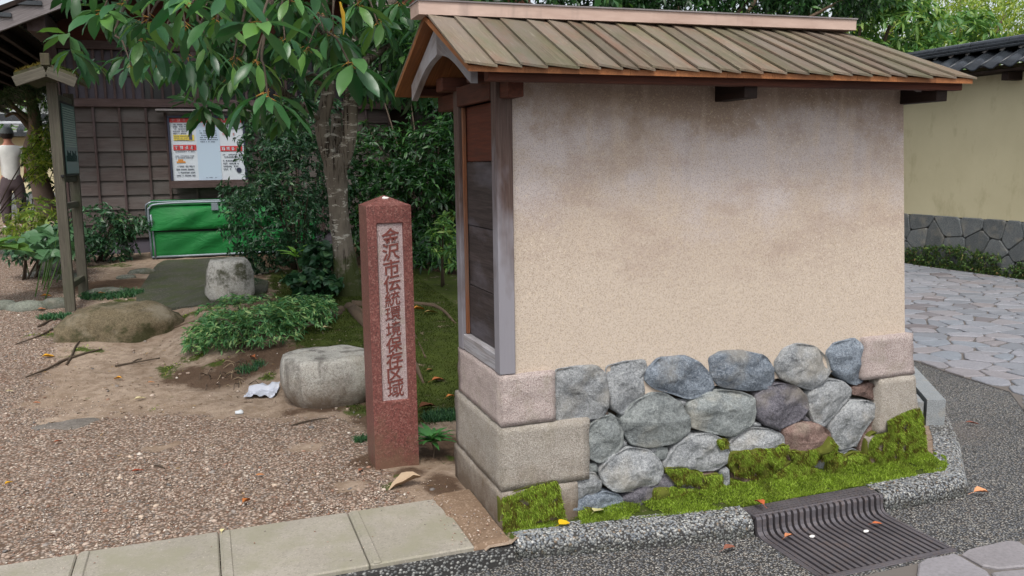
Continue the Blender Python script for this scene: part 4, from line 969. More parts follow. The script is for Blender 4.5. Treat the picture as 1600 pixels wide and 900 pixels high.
# ivy and moss along the foot of the yellow wall are built with the foliage
# ================================================================== RED GRANITE POST
py0 = 4.02
pb0, pb1 = onY(588, 736, py0), onY(654, 725, py0); pt0, pt1 = onY(572, 322, py0), onY(642, 321, py0)
zt = float((pt0[2] + pt1[2]) / 2); bx = (float(pb0[0]) - .003, float(pb1[0]) + .003); tx = (float(pt0[0]), float(pt1[0])); D = tx[1] - tx[0]
rp = thing('granite_marker_post', (sum(bx) / 2, py0 + .1, 0), 'square reddish granite marker post with a carved column of Japanese characters', 'stone post')
def px_at(z, s): t = (z + 0.1) / (zt + .1); return bx[s] * (1 - t) + tx[s] * t
q0, q1 = onY(590, 349, py0), onY(638, 627, py0); iz1 = float(onY(608, 348, py0)[2]); iz0 = float(onY(619, 627, py0)[2])
ix = lambda z, s: (px_at(z, 0) + .046) if s == 0 else (px_at(z, 1) - .040)
zb = -.1; V = []; F = []
for z in (zb, zt):
    V += [(px_at(z, 0), py0, z), (px_at(z, 1), py0, z), (px_at(z, 1) - .002, py0 + D, z), (px_at(z, 0) + .002, py0 + D, z)]
V += [((tx[0] + tx[1]) / 2, py0 + D / 2, zt + .048)]
F += [(1, 2, 6, 5), (2, 3, 7, 6), (3, 0, 4, 7), (0, 3, 2, 1), (4, 5, 8), (5, 6, 8), (6, 7, 8), (7, 4, 8)]
o = len(V)
rdp = .011
V += [(ix(iz0, 0), py0, iz0), (ix(iz0, 1), py0, iz0), (ix(iz1, 1), py0, iz1), (ix(iz1, 0), py0, iz1)]
V += [(ix(iz0, 0) + .004, py0 + rdp, iz0 + .005), (ix(iz0, 1) - .004, py0 + rdp, iz0 + .005), (ix(iz1, 1) - .004, py0 + rdp, iz1 - .005), (ix(iz1, 0) + .004, py0 + rdp, iz1 - .005)]
F += [(0, 1, o + 1, o), (1, 5, o + 2, o + 1), (5, 4, o + 3, o + 2), (4, 0, o, o + 3)] + [(o + k, o + (k + 1) % 4, o + 4 + (k + 1) % 4, o + 4 + k) for k in range(4)] + [(o + 4, o + 5, o + 6, o + 7)]
solid('shaft', V, F, M['red_granite'], rp)
V = [(ix(iz0, 0) + .0042, py0 + rdp - .001, iz0 + .0052), (ix(iz0, 1) - .0042, py0 + rdp - .001, iz0 + .0052), (ix(iz1, 1) - .0042, py0 + rdp - .001, iz1 - .0052), (ix(iz1, 0) + .0042, py0 + rdp - .001, iz1 - .0052)]
V += [(a, b + .0008, c) for a, b, c in V]
pan_ = solid('inscription_panel', V, HEXF, M['granite_panel'], rp)
chars = '金沢市伝統環境保存区域'
ztop = float(onY(610, 357, py0)[2]); zbot = float(onY(618, 621, py0)[2]); st = (ztop - zbot) / len(chars)
for i, ch in enumerate(chars):
    cu = bpy.data.curves.new('character', 'FONT'); cu.body = ch; cu.size = st * (1.04 if i in (4, 5, 6, 7) else 1.12); cu.extrude = .0022; cu.offset = .0004 if i in (4, 5, 6, 10) else .0012; cu.align_x = 'CENTER'; cu.align_y = 'CENTER'; cu.resolution_u = 2
    to = bpy.data.objects.new('tmp', cu); COL.objects.link(to); bpy.context.view_layer.update()
    me = bpy.data.meshes.new_from_object(to.evaluated_get(bpy.context.evaluated_depsgraph_get())); bpy.data.objects.remove(to)
    if len(me.vertices) == 0: continue
    co = np.array([v.co[:] for v in me.vertices]); c = (co.min(0) + co.max(0)) / 2
    s = 1.0
    for v in me.vertices: v.co = Vector(((v.co.x - c[0]) * 1.02 * s + (v.co.y - c[1]) * .0, (v.co.y - c[1]) * s + (v.co.x - c[0]) * 0.16, v.co.z))
    me.materials.clear(); me.materials.append(M['carved']); z = ztop - st * (i + .5)
    xm = (ix(z, 0) + ix(z, 1)) / 2 + .002
    place('character', me, Matrix.Translation((xm, py0 + rdp - .0022, z)) @ Matrix.Rotation(math.pi / 2, 4, 'X'), pan_)
# bird lime on the cap
g = [(-.016, -.006), (-.004, -.012), (.012, -.009), (.018, -.001), (.006, .003), (-.002, .010), (-.012, .004)]
fc = ((tx[0] + tx[1]) / 2, py0 + D * .36, zt + .048 * .72); wh = simple('bird_lime', '#d9d6d2', .8)
V = [(fc[0] + a, fc[1] + b, zt + .048 * ((fc[1] + b - py0) / (D / 2)) + .0035) for a, b in g]; V += [(a, b, c - .003) for a, b, c in V]; n = len(g)
solid('white_stain', V, [tuple(range(n)), tuple(range(n, 2 * n))[::-1]] + [(k, (k + 1) % n, n + (k + 1) % n, n + k) for k in range(n)], wh, rp)

# ================================================================== BOULDERS AND ROCKS
M['flush_rock'] = m_stone('flush_rock', [(0.3, '#5f5a54'), (0.7, '#77706a')], '#8f8880', '#44403b')
M['boulder_white'] = m_stone('white_boulder', [(0.3, '#97958f'), (0.7, '#b7b5ae')], '#d0cec8', '#5f5c53', moss=0.9, tint=0.02, bstr=.5)
def boulder(name, c, r, mat, seed, label, cat='rock', group=None, top=None, rough=.12, pw=1.0, base=-.05, tilt=(0, 0, 0), ic=ICO4):
    V, F = ic; R = Matrix.Rotation(tilt[2], 3, 'Z') @ Matrix.Rotation(tilt[1], 3, 'Y') @ Matrix.Rotation(tilt[0], 3, 'X'); out = []
    for v in V:
        s = np.sign(v) * np.abs(v) ** pw
        p = Vector((s[0] * r[0], s[1] * r[1], s[2] * r[2])); q = Vector(v)
        k = 1 + rough * mnoise.fractal(q * 1.3 + Vector((seed, 0, 0)), 1.0, 2.0, 4) + rough * .25 * mnoise.noise(q * 6 + Vector((seed, 3, 0)))
        p = R @ (p * k)
        if top is not None and p.z > top: p.z = top + (p.z - top) * .06
        if p.z < base: p.z = base + (p.z - base) * .3
        out.append((p.x + c[0], p.y + c[1], p.z + c[2]))
    return solid(name, out, F, mat, None, True, label=label, cat=cat, group=group)
# pale seat-like boulder beside the post: outline rings from base to a flat oval top
b0 = gnd(442, 632); b1 = gnd(575, 640)
cb = gnd(508, 640) + np.array([0.035, 0.20, 0]); cb[2] = float(hgt(cb[0], cb[1]))
V = []; n = 40; lv = []
wR = float(onY(585, 600, cb[1])[0] - onY(437, 600, cb[1])[0]) / 2; zt_b = float(onY(508, 562, cb[1] - .16)[2])
cx0 = float((onY(585, 600, cb[1])[0] + onY(437, 600, cb[1])[0]) / 2)
levels = [(-.10, .70), (.0, .84), (.08, .95), (.2, 1.01), (.32, .99), (.42, .96), (.455, .93), (.47, .86), (.472, .7), (.475, .4)]
Hb = zt_b - cb[2]
for li, (h, f) in enumerate(levels):
    h2 = h / .47 * Hb
    for k in range(n):
        a = 2 * math.pi * k / n; ex = 1 / (abs(math.cos(a)) ** 2.5 + abs(math.sin(a)) ** 2.5) ** (1 / 2.5)
        ex = min(ex, 1.13); front = .22 * max(0, -math.sin(a)) * abs(math.cos(a - 1.9)) 
        rr = ex * f * (1 + .05 * mnoise.noise(Vector((math.cos(a) * 1.6, math.sin(a) * 1.6, h * 2 + 4))) + .025 * mnoise.noise(Vector((math.cos(a) * 6, math.sin(a) * 6, h * 9))))
        yj = .26 if math.sin(a) > 0 else .22
        V.append((cx0 + wR * rr * math.cos(a) * (.93 + .07 * min(1, h / .3)), cb[1] + yj * rr * math.sin(a) - .05 * math.cos(a) * (1 - abs(math.sin(a))), cb[2] + h2 + .01 * mnoise.noise(Vector((math.cos(a) * 3, math.sin(a) * 3, 7))) * (1 if li > 1 else 0)))
V.append((cx0, cb[1], cb[2] + Hb)); F = [(i * n + k, i * n + (k + 1) % n, (i + 1) * n + (k + 1) % n, (i + 1) * n + k) for i in range(len(levels) - 1) for k in range(n)] + [((len(levels) - 1) * n + k, (len(levels) - 1) * n + (k + 1) % n, len(V) - 1) for k in range(n)]
solid('flat_topped_boulder', V, F, M['boulder_pale'], None, True, label='large pale grey boulder with a flat top, standing just left of the red granite post', cat='boulder')
c = gnd(188, 530); boulder('mossy_boulder', (c[0] + .0, c[1] + .18, c[2] + .02), (.475, .27, .225), M['boulder_brown'], 3.7, 'wide brown rounded boulder with dark moss, in front of the wooden notice sign', 'boulder', pw=.82, rough=.16, base=-.08)
c = gnd(362, 474); boulder('path_boulder', (c[0] + .0, c[1] + .2, c[2] + .12), (.20, .2, .31), M['boulder_white'], 8.2, 'pale boulder with mossy side at the corner of the dark path, under the green shrub', 'boulder', top=.24, pw=.72, rough=.1)
for (px, py, rx, rz, mt, sd, lb) in [
    (42, 486, .19, .07, 'small_rock', 1.1, 'long low green-grey stone left of the signpost foot, in a row of edging stones'),
    (86, 482, .15, .085, 'small_rock', 2.2, 'rounded grey stone right against the left leg of the notice sign'),
    (4, 484, .13, .07, 'small_rock', 3.4, 'dark grey edging stone cut by the left border of the picture'),
    (165, 462, .2, .06, 'small_rock', 4.1, 'grey stone behind the tuft of dark grass near the sign legs'),
    (80, 424, .19, .12, 'small_rock', 5.3, 'blue-green rock below the plant with the round leaves'),
    (30, 396, .26, .10, 'small_rock', 6.6, 'grey rock among the round leaves at the left border'),
    (60, 432, .18, .04, 'boulder_pale', 7.7, 'flat pale stone in front of the blue-green rock'),
    (108, 436, .17, .045, 'small_rock', 8.8, 'low flat stone seen between the two legs of the sign'),
    (222, 428, .14, .05, 'small_rock', 9.9, 'small angular stone by the edge of the dark path'),
    (197, 436, .10, .035, 'small_rock', 10.9, 'smallest flat stone left of the dark path edge')]:
    c = gnd(px, py); boulder('edging_stone', (c[0], c[1] + rx * .4, c[2] + rz * .15), (rx, rx * .6, rz), M[mt], sd, lb, 'stone', 'low stones along the planting beds', ic=ICO2, rough=.14, pw=.85)
c = gnd(112, 662); boulder('stepping_stone', (c[0], c[1], c[2] - .022), (.25, .12, .031), M['flush_rock'], 12.3, 'flat dark stepping stone almost buried in the gravel', 'stone', ic=ICO4, rough=.12)

# ================================================================== GRAVEL
_n = NT('drifted_soil', .95, .1); _a = _n.noise(30, 5, .7, _n.pos); _v = _n.vor(170, _n.pos, out='Color'); _c = _n.mix(_n.ramp(_n.sep(_v, 0), [(.85, 0.), (.9, .6)]), _n.mix(_a, '#5e4c3e', '#8a7663'), '#a08c7a'); _n.color(_c); _n.bump(_a, .6, .01); M['drift'] = _n.m
def near_any(x, y, L): return any((x - a) ** 2 + (y - b) ** 2 < r * r for a, b, r in L)
m = 90000
x = rng.uniform(-3.0, 1.08, m); y = 3.50 + 5.5 * rng.random(m) ** 1.5
sx = x / np.maximum(y, .1)
k = (sx > -.78) & (x < 1.03)
gr_n = np.array([mnoise.fractal(Vector((a * 1.3, b * 1.3, 5)), 1.0, 2.0, 3) for a, b in zip(x, y)])
edge = sstep((.95 - x) / .3) * sstep((5.75 - .5 * np.maximum(x, -1) - y) / 1.0); lf = sstep((-.8 - x) / .5)
dn = np.clip(np.maximum(edge, lf) * (0.6 + gr_n * 1.5), 0.05, 1)
thin = np.ones(m)
for q in [(300, 600, .5, .5), (390, 640, .25, .12), (230, 560, .6, .4), (550, 760, .1, .1), (480, 690, .2, .12), (250, 700, .12, .06), (330, 640, .25, .12), (680, 720, .2, .2)]:
    cc = gnd(q[0], q[1]); thin *= 1 - .85 * sstep((1.5 - np.sqrt(((x - cc[0]) / q[2]) ** 2 + ((y - cc[1]) / q[3]) ** 2)) / .8)
k &= rng.random(m) < dn * thin
k &= ~((y < 3.56) & (x < .93)) & ~((np.abs(x - .85) < .13) & (np.abs(y - 4.12) < .13))
x, y = x[k], y[k]; z = hgt(x, y); rad = np.clip(np.exp(rng.normal(-5.68, .40, len(x))), .0016, .011)
V, F = pebbles(np.stack([x, y, z + rad * .25], 1), rad, .62)
tagp(place('gravel', mesh_np('gravel', V, F, M['gravel'], True), Matrix.Identity(4)), 'loose mixed brown, pink and white gravel spread over the bare earth', 'gravel', kind='stuff')
# a few loose chips on the slabs, by the stone and by the wall
m = 2600; x = rng.uniform(-1, 1.06, m); y = 3.03 + .52 * rng.random(m) ** .7; kk = (rng.random(m) < .03 + .9 * sstep((x - .80) / .15)) & ((x > .86) | (rng.random(m) < .5)) ; x, y = x[kk], y[kk]
V, F = pebbles(np.stack([x, y, np.where(x < .89, .009, .020)], 1), rng.uniform(.002, .0055, len(x)), .6)
tagp(place('loose_chips', mesh_np('loose_chips', V, F, M['gravel'], True), Matrix.Identity(4)), 'loose gravel chips scattered on the concrete slabs', 'gravel', kind='stuff')
# soil heaped over the slab's right end
n = 26; V = []; F = []
for i in range(n + 1):
    for j in range(n + 1):
        u, v = i / n, j / n; X = .80 + u * .27; Y = 3.022 + v * .53
        e = X - (.885 + .03 * math.sin(v * 7) - .06 * (v > .75) * (v - .75) * 4) ; h = .022 * float(sstep(e / .12)) + .008 * float(sstep((Y - 3.2) / .2)) * float(sstep(e / .09)) - .006
        V.append((X, Y, h + .004 * mnoise.noise(Vector((X * 30, Y * 30, 1)))))
F = [(i * (n + 1) + j, (i + 1) * (n + 1) + j, (i + 1) * (n + 1) + j + 1, i * (n + 1) + j + 1) for i in range(n) for j in range(n)]
q_ = len(V); V += [(a, b - .001, -.09) for (a, b, c) in V if abs(b - 3.022) < 1e-6]
fr = [k for k in range(q_) if abs(V[k][1] - 3.022) < 1e-6]; F += [(fr[i], fr[i + 1], q_ + i + 1, q_ + i) for i in range(len(fr) - 1)]
solid('soil_drift', V, F, M['drift'], None, True, kind='structure')
V, F = merge([box_geo((-4.0, 2.985, -.12), (1.082, 3.0185, -.012))]); solid('slab_edging', V, F, M['kerb'], kind='structure')

# moss strands on the garden ground
def ground_strands(m, reg, thr, name, mat, label, ln=(.008, .018)):
    x = rng.uniform(reg[0], reg[1], m); y = rng.uniform(reg[2], reg[3], m)
    from_ = {}
    gi = (np.searchsorted(gx, x) - 1).clip(0, len(gx) - 2); gj = (np.searchsorted(vs, y - front_y(x)) - 1).clip(0, len(vs) - 2)
    mm = mossA.reshape(nx_, ny_)[gi, gj] + np.array([mnoise.fractal(Vector((a * 5, b * 5, 3)), 1.0, 2.0, 3) for a, b in zip(x, y)]) * .35
    k = mm > thr; x, y = x[k], y[k]; p = np.stack([x, y, hgt(x, y)], 1); d = rng.normal(0, .5, (len(p), 3)); d[:, 2] = np.abs(d[:, 2]) + .6
    V, F = strands(p, d, rng.uniform(*ln, len(p)), rng.uniform(.002, .004, len(p)))
    tagp(place(name, mesh_np(name, V, F, mat), Matrix.Identity(4)), label, 'moss', kind='stuff')
ground_strands(70000, (.3, 2.0, 4.4, 8.5), .6, 'moss_carpet', M['moss_dark'], 'moss carpet behind the red post, its green darkened for canopy shade')
ground_strands(26000, (-2.4, .45, 4.0, 7.6), .62, 'moss_patches', M['moss'], 'bright moss patches on the eroded earth by the roots')

# ================================================================== FOLIAGE
def leaf_tmpl(L=1.0, W=.32, fold=.12, droop=.25, wav=.0, seg=4, pet=0.0, obl=False):
    V = []; F = []
    for i in range(seg + 1):
        t = i / seg; w = W / 2 * math.sin(math.pi * min(1, max(0.0, t ** .8))) ** .85 if 0 < t < 1 else .006
        if obl and 0 < t < 1: w = W / 2 * math.sin(math.pi * t ** 1.25) ** .7
        if t == 0: w = .012
        x = pet + t * L; z = -droop * t * t * L + wav * math.sin(t * 9) * .5
        V += [(x, -w, z - 0 + fold * w * 2 + wav * math.sin(t * 14 + 1)), (x, 0, z), (x, w, z + fold * w * 2 + wav * math.sin(t * 14 + 2.5))]
    for i in range(seg):
        a = i * 3; F += [(a, a + 3, a + 4, a + 1), (a + 1, a + 4, a + 5, a + 2)]
    return np.array(V), np.array(F)
T_S = leaf_tmpl(1, .36, .15, .2, 0, 2); T_M = leaf_tmpl(1, .30, .15, .35, .012, 3); T_L = leaf_tmpl(1, .31, .14, .42, .02, 6, .12, True); T_R = leaf_tmpl(1, .95, .1, .25, .02, 4); T_N = leaf_tmpl(1, .28, .12, .1, 0, 2)
def leaves_geo(P, Dv, S, tmpl, roll=.5, up=None):
    V0, F0 = tmpl; n = len(P); D = Dv / np.linalg.norm(Dv, axis=1, keepdims=True)
    U = np.tile([0., 0., 1.], (n, 1)) + rng.normal(0, roll, (n, 3)); B = np.cross(U, D); B /= np.linalg.norm(B, axis=1, keepdims=True) + 1e-9; N = np.cross(D, B)
    L = V0[None] * S[:, None, None]; V = L[..., 0:1] * D[:, None] + L[..., 1:2] * B[:, None] + L[..., 2:3] * N[:, None] + P[:, None]
    F = F0[None] + (np.arange(n) * len(V0))[:, None, None]; return V.reshape(-1, 3), F.reshape(-1, F0.shape[1])
def whorls(C, Dm, per, size, spread=1.0, off=.25):
    """leaf whorls: C centres, Dm main directions"""
    n = len(C); k = per; C = np.repeat(C, k, 0); Dm = np.repeat(Dm / np.linalg.norm(Dm, axis=1, keepdims=True), k, 0)
    a = np.tile(np.arange(k) * 2 * math.pi / k * 1.0, n) + np.repeat(rng.uniform(0, 6, n), k) + rng.normal(0, .25, n * k)
    h = np.tile([.2, .3, .9], (n * k, 1)); T = np.cross(Dm, h); T /= np.linalg.norm(T, axis=1, keepdims=True) + 1e-9; B = np.cross(Dm, T)
    D = Dm * off + (T * np.cos(a)[:, None] + B * np.sin(a)[:, None]) * spread + rng.normal(0, .22, (n * k, 3)); D[:, 2] -= .10
    S = size * rng.uniform(.65, 1.2, n * k); return C, D, S
def crown_pts(ells, n, gate=.0, shell=.55, seed=0, fr=1.6):
    """points through lumpy ellipsoids: (cx,cy,cz,rx,ry,rz); gate thins them by noise so that gaps show"""
    out = []; nr = []; vol = np.array([e[3] * e[4] + e[4] * e[5] + e[3] * e[5] for e in ells]); vol = vol / vol.sum()
    for e, w in zip(ells, vol):
        m = int(n * w * 1.8); d = rng.normal(size=(m, 3)); d /= np.linalg.norm(d, axis=1, keepdims=True); r = shell + (1 - shell) * rng.random(m) ** .6
        lump = np.array([mnoise.noise(Vector((a * 1.8 + seed, b * 1.8, c * 1.8))) for a, b, c in d]); r = r * (1 + .22 * lump)
        p = np.array(e[:3]) + d * r[:, None] * np.array(e[3:6]); g = np.array([mnoise.noise(Vector((a * fr + seed, b * fr, c * fr))) for a, b, c in p])
        k = g > gate - .25; p, d = p[k], d[k]; p = p[:int(n * w)]; d = d[:len(p)]; out.append(p); nr.append(d)
    return np.concatenate(out), np.concatenate(nr)
def above(P, D, h=.02):
    k = P[:, 2] > hgt(P[:, 0], P[:, 1]) + h; return P[k], D[k]
def shrub(name, ells, n, per, size, mat, tmpl, root, label, cat, group=None, stems=6, gate=-.05, shell=.5, seed=0, updir=.5, trunk=None, tw=.012, minh=.03, crown='crown', xmin=None, ymin=None):
    t = thing(name, root, label, cat, group)
    P, D = crown_pts(ells, n, gate, shell, seed); P, D = above(P, D, minh)
    if ymin is not None: k = P[:, 1] > ymin; P, D = P[k], D[k]
    if xmin is not None: k = P[:, 0] > xmin; P, D = P[k], D[k]
    D = D + np.array([0, 0, updir]) + rng.normal(0, .25, D.shape)
    C, Dv, S = whorls(P, D, per, size); V, F = leaves_geo(C, Dv, S, tmpl); place(crown, mesh_np(crown, V, F, mat, True), Matrix.Identity(4), t, kind='stuff')
    r_ = random.Random(seed)
    for i in range(stems):
        q = P[r_.randrange(len(P))]; a = np.array(root) + [r_.uniform(-.06, .06), r_.uniform(-.06, .06), -.03]; mid = a * .5 + q * .5 + [0, 0, .1]
        tube('branch', [a, mid, q], [tw, tw * .7, tw * .3], M['twig'], t, 6, 4, .2, i)
    return t

# --- building first so that the foliage stands in front of it
YB = 11.7
hb = thing('wooden_house', (0.8, YB + 2, .4), 'old dark wooden house clad in lapped boards with a latticed window band', 'house')
def bxx(px, py=230): return float(onY(px, py, YB)[0])
def bz(py, px=200): return float(onY(px, py, YB)[2])
xl_, xr_ = bxx(96), 4.6
zF, zL0, zL1, zW, zT = .62, 2.235, 2.335, 2.92, 4.6
box('foundation', (xl_, YB + .02, .2), (xr_, YB + 5, zF), NT('grey_foundation', .9, .1).color('#5b5760').m, hb)
box('wall_core', (xl_ + .06, YB + .06, zF), (xr_, YB + 5, zT - .6), M['under_dark'], hb)
rows = 9; rh = (zL0 - zF) / rows; bat = [xl_ + .02, bxx(150), bxx(191), bxx(232), bxx(262)]
while bat[-1] < xr_ - .3: bat.append(bat[-1] + .315)
for j in range(rows):
    z0 = zF + j * rh
    for i in range(len(bat) - 1):
        x0, x1 = bat[i] + .001, bat[i + 1] - .001
        if bat[i] > 2.2 and (i % 2): continue
        V = [(x0, YB - .018, z0), (x1, YB - .018, z0), (x1, YB + .055, z0), (x0, YB + .055, z0), (x0, YB + .008, z0 + rh + .012), (x1, YB + .008, z0 + rh + .012), (x1, YB + .05, z0 + rh + .012), (x0, YB + .05, z0 + rh + .012)]
        solidR('clapboard', V, HEXF, M['house_wood'], hb, (1, 0, 0))
for x in bat[1:]: box('batten', (x - .014, YB - .045, zF - .02), (x + .014, YB - .019, zL0), M['house_beam'], hb)
box('corner_post', (xl_ - .09, YB - .05, .3), (xl_ + .045, YB + .1, 3.55), M['house_beam'], hb)
box('sill_beam', (xl_ + .046, YB - .07, zL0 + .001), (xr_, YB + .05, zL1), M['house_beam'], hb)
box('window_head', (xl_ + .046, YB - .06, zW), (xr_, YB + .05, zW + .1), M['house_beam'], hb)
box('gable_board', (xl_ + .046, YB + .0, zW + .101), (xr_, YB + .05, zT), M['red_board'], hb)
for x in (bxx(316), bxx(316) + 1.9): box('window_post', (x - .07, YB - .055, zL1 + .001), (x + .07, YB + .06, zW - .001), M['house_beam'], hb)
gl = NT('dim_window_glass', .15, .5).color('#2b2a2e').m; pl_ = simple('grey_panel', '#5d5860', .8)
box('back_panel', (xl_ + .05, YB + .03, zL1 + .002), (bxx(232), YB + .045, zW - .002), pl_, hb)
box('window_pane', (bxx(232) + .002, YB + .035, zL1 + .002), (bxx(316) - .071, YB + .045, zW - .002), gl, hb)
box('window_pane', (bxx(316) + .071, YB + .035, zL1 + .002), (xr_, YB + .045, zW - .002), gl, hb)
x = xl_ + .12
while x < xr_ - .1:
    if abs(x - bxx(316)) > .09: box('lattice_bar', (x - .018, YB - .03, zL1 + .002), (x + .012, YB + .0, zW - .002), M['house_beam'], hb)
    x += .105 if x < bxx(232) else .125
box('lattice_rail', (bxx(200), YB - .012, bz(119)), (xr_, YB + .012, bz(119) + .02), M['house_wood'], hb)
# roof: gable end towards the camera, ridge running away; barge and purlin ends
def rake(px, py, y): return onY(px, py, y)
ra, rb = onY(-140, 88, 10.6), onY(98, -2, 10.6); sl_ = (rb[2] - ra[2]) / (rb[0] - ra[0]); rdx = 1.9
rC = np.array([rb[0] + rdx, 10.6, rb[2] + sl_ * rdx])
aL = ra + (ra - rb) * .3
beam('bargeboard', aL + [0, 0, .0], rC, .05, .17, M['house_fascia'], hb, up=(0, 0, 1))
beam('barge_cover', aL + [0, .03, .13], rC + [0, .03, .13], .16, .05, M['dark_beam'], hb)
V = []; th = .05
for y in (10.66, 17.0):
    for p in (aL, rC): V.append((p[0], y, p[2] + .03)); 
V = [(aL[0], 10.64, aL[2] + .02), (rC[0], 10.64, rC[2] + .02), (rC[0], 17, rC[2] + .02), (aL[0], 17, aL[2] + .02)]; V += [(a, b, c + .06) for a, b, c in V]
solidR('roof_slope', V, HEXF, M['dark_beam'], hb, (0, 1, 0))
e = np.array([rC[0] * 2 - aL[0], 0, aL[2]]); V = [(rC[0], 10.64, rC[2] + .02), (e[0], 10.64, e[2] + .02), (e[0], 17, e[2] + .02), (rC[0], 17, rC[2] + .02)]; V += [(a, b, c + .06) for a, b, c in V]
solidR('roof_slope', V, HEXF, M['dark_beam'], hb, (0, 1, 0))
beam('bargeboard', rC, (e[0], 10.6, e[2]), .05, .17, M['house_fascia'], hb)
pa = onY(60, 34, 10.9); box('purlin_end', (pa[0] - .095, 10.75, pa[2] - .12), (pa[0] + .085, 14, pa[2] + .10), M['house_beam'], hb)
for i in range(9):                                                     # rafters seen from below
    f = i / 8; x = aL[0] + .15 + f * 1.1; z = aL[2] - .03 + sl_ * (x - aL[0]); box('rafter', (x - .03, 10.7, z - .07), (x + .03, 16.9, z), M['dark_beam'], hb)
for i in range(16):
    V = []; x0 = aL[0] - .05 + i * .3; z0 = aL[2] + .11 + sl_ * (x0 - aL[0])
    if x0 > rC[0] - .2: break
    box('roof_tile', (x0, 10.55, z0), (x0 + .25, 16.9, z0 + .045), M['tile'], hb)
box('eave_post', (bxx(30) - 2.2, 16.5, .3), (bxx(30) - 2.1, 16.6, 3.0), M['dark_beam'], hb)
# ---- poster board on the wall
pbx0, pbx1 = bxx(264), bxx(384); z0p, z1p = bz(286, 320), bz(180, 320); YP = YB - .22
nb_ = thing('notice_board', ((pbx0 + pbx1) / 2, YP, z0p), 'glazed notice board with white posters and red headings, on the dark wooden wall', 'notice board')
sc_ = YP / YB
def P2(px, py): q = onY(px, py, YP); return float(q[0]), float(q[2])
fx0, _ = P2(264, 230); fx1, _ = P2(384, 230); _, fz0 = P2(325, 287); _, fz1 = P2(325, 181)
mfr = NT('dark_blue_frame', .5, .4).color('#2a2d3f').m
box('backboard', (fx0 + .02, YP + .012, fz0 + .02), (fx1 - .02, YB - .05, fz1 - .02), M['house_beam'], nb_)
box('frame', (fx0, YP - .02, fz0 + .045), (fx0 + .025, YP + .04, fz1 - .03), mfr, nb_); box('frame', (fx1 - .025, YP - .02, fz0 + .045), (fx1, YP + .04, fz1 - .03), mfr, nb_)
box('frame', (fx0, YP - .02, fz1 - .029), (fx1, YP + .04, fz1), mfr, nb_); box('bottom_rail', (fx0 - .005, YP - .035, fz0 - .05), (fx1 + .005, YP + .04, fz0 + .044), M['house_beam'], nb_)
box('rain_board', (fx0 - .12, YP - .12, fz1 + .05), (fx1 + .12, YB - .071, fz1 + .075), M['house_fascia'], nb_)
paper = NT('poster_paper', .6, .3).color('#b9bfc6').m; blue = NT('poster_blue', .6, .3).color('#a6b6c6').m; red = NT('poster_red', .6, .3).color('#b23a3c').m; ink = NT('poster_ink', .7, .2).color('#4a4e5c').m; yel = NT('poster_yellow', .6, .3).color('#c9b54a').m; orn = NT('poster_orange', .6, .3).color('#c07f3a').m; pink = NT('poster_pink', .6, .3).color('#c9908f').m
W_, H_ = fx1 - fx0 - .05, fz1 - fz0 - .07; ox, oz = fx0 + .025, fz0 + .045
def R2(u0, v0, u1, v1, m_, name, dy, par=None):                           # u right, v down, in the board's own fractions
    return box(name, (ox + u0 * W_, YP - dy, oz + (1 - v1) * H_), (ox + u1 * W_, YP - dy + .0015, oz + (1 - v0) * H_), m_, par or nb_, bev=0)
R2(0, .0, 1, 1, paper, 'poster_sheet', -.008)
cp = R2(.35, .08, .67, 1, blue, 'centre_poster', -.003)
R2(.0, .0, 1, .075, red, 'red_header', -.003)
def glyph(u, v, w, h, m_, dy, name='lettering', n_=4):
    parts = []
    for a in range(n_):
        r = rnd.random(); 
        if r < .5: q = (u, v + h * rnd.random() * .9, u + w, v + h * rnd.random() * .9); vv = v + h * (a + .3) / n_; lo, hi = (u, vv), (u + w * rnd.uniform(.5, 1), vv + h * .16)
        else: uu = u + w * rnd.random() * .8; lo, hi = (uu, v), (uu + w * .18, v + h)
        parts.append(box_geo((ox + lo[0] * W_, YP - dy, oz + (1 - hi[1]) * H_), (ox + hi[0] * W_, YP - dy + .001, oz + (1 - lo[1]) * H_)))
    return parts
def lettering(items, m_, dy=.002):
    V, F = merge([g for it in items for g in it]); solid('lettering', V, F, m_, nb_, kind='stuff')
W4 = [glyph(.03 + i * .075, .015, .045, .045, None, .0) for i in range(12)]; 
lettering(W4, pink)
for (u, v) in ((.03, .43), (.67, .45)):
    R2(u, v, u + .31, v + .085, red, 'red_banner', -.001)
    lettering([glyph(u + .02 + i * .07, v + .015, .05, .055, None, .002) for i in range(4)], paper)
R2(.04, .27, .32, .36, yel, 'yellow_block', -.001); R2(.25, .09, .295, .35, ink, 'dark_strip', .001)
R2(.06, .69, .18, .715, orn, 'orange_mark', -.001); R2(.08, .66, .15, .685, orn, 'orange_mark', -.001)
it = []
for (u0, v0, u1, v1, ls, cw) in [(.04, .1, .22, .25, .035, .012), (.04, .53, .31, .56, .03, .014), (.05, .6, .3, .66, .03, .01), (.05, .76, .3, .95, .05, .010), (.40, .2, .63, .38, .035, .012), (.70, .12, .95, .2, .04, .010), (.7, .58, .96, .66, .04, .016), (.7, .68, .9, .85, .045, .016), (.45, .955, .6, .975, .02, .01), (.05, .285, .24, .35, .03, .01)]:
    v = v0
    while v < v1:
        u = u0
        while u < u1:
            w = cw * rnd.uniform(.6, 1.2)
            if rnd.random() < .8: it.append([box_geo((ox + u * W_, YP - .001, oz + (1 - v - ls * .4) * H_), (ox + (u + w) * W_, YP, oz + (1 - v) * H_))])
            u += w * 1.5
        v += ls
lettering(it, ink)
lettering([glyph(.71 + i * .07, .24, .04, .04, None, 0) for i in range(3)] + [glyph(.45 + i * .05, .1, .035, .04, None, 0) for i in range(4)], pink)
ang = [2 * math.pi * k / 20 for k in range(20)]; cxm, czm = ox + .915 * W_, oz + .155 * H_
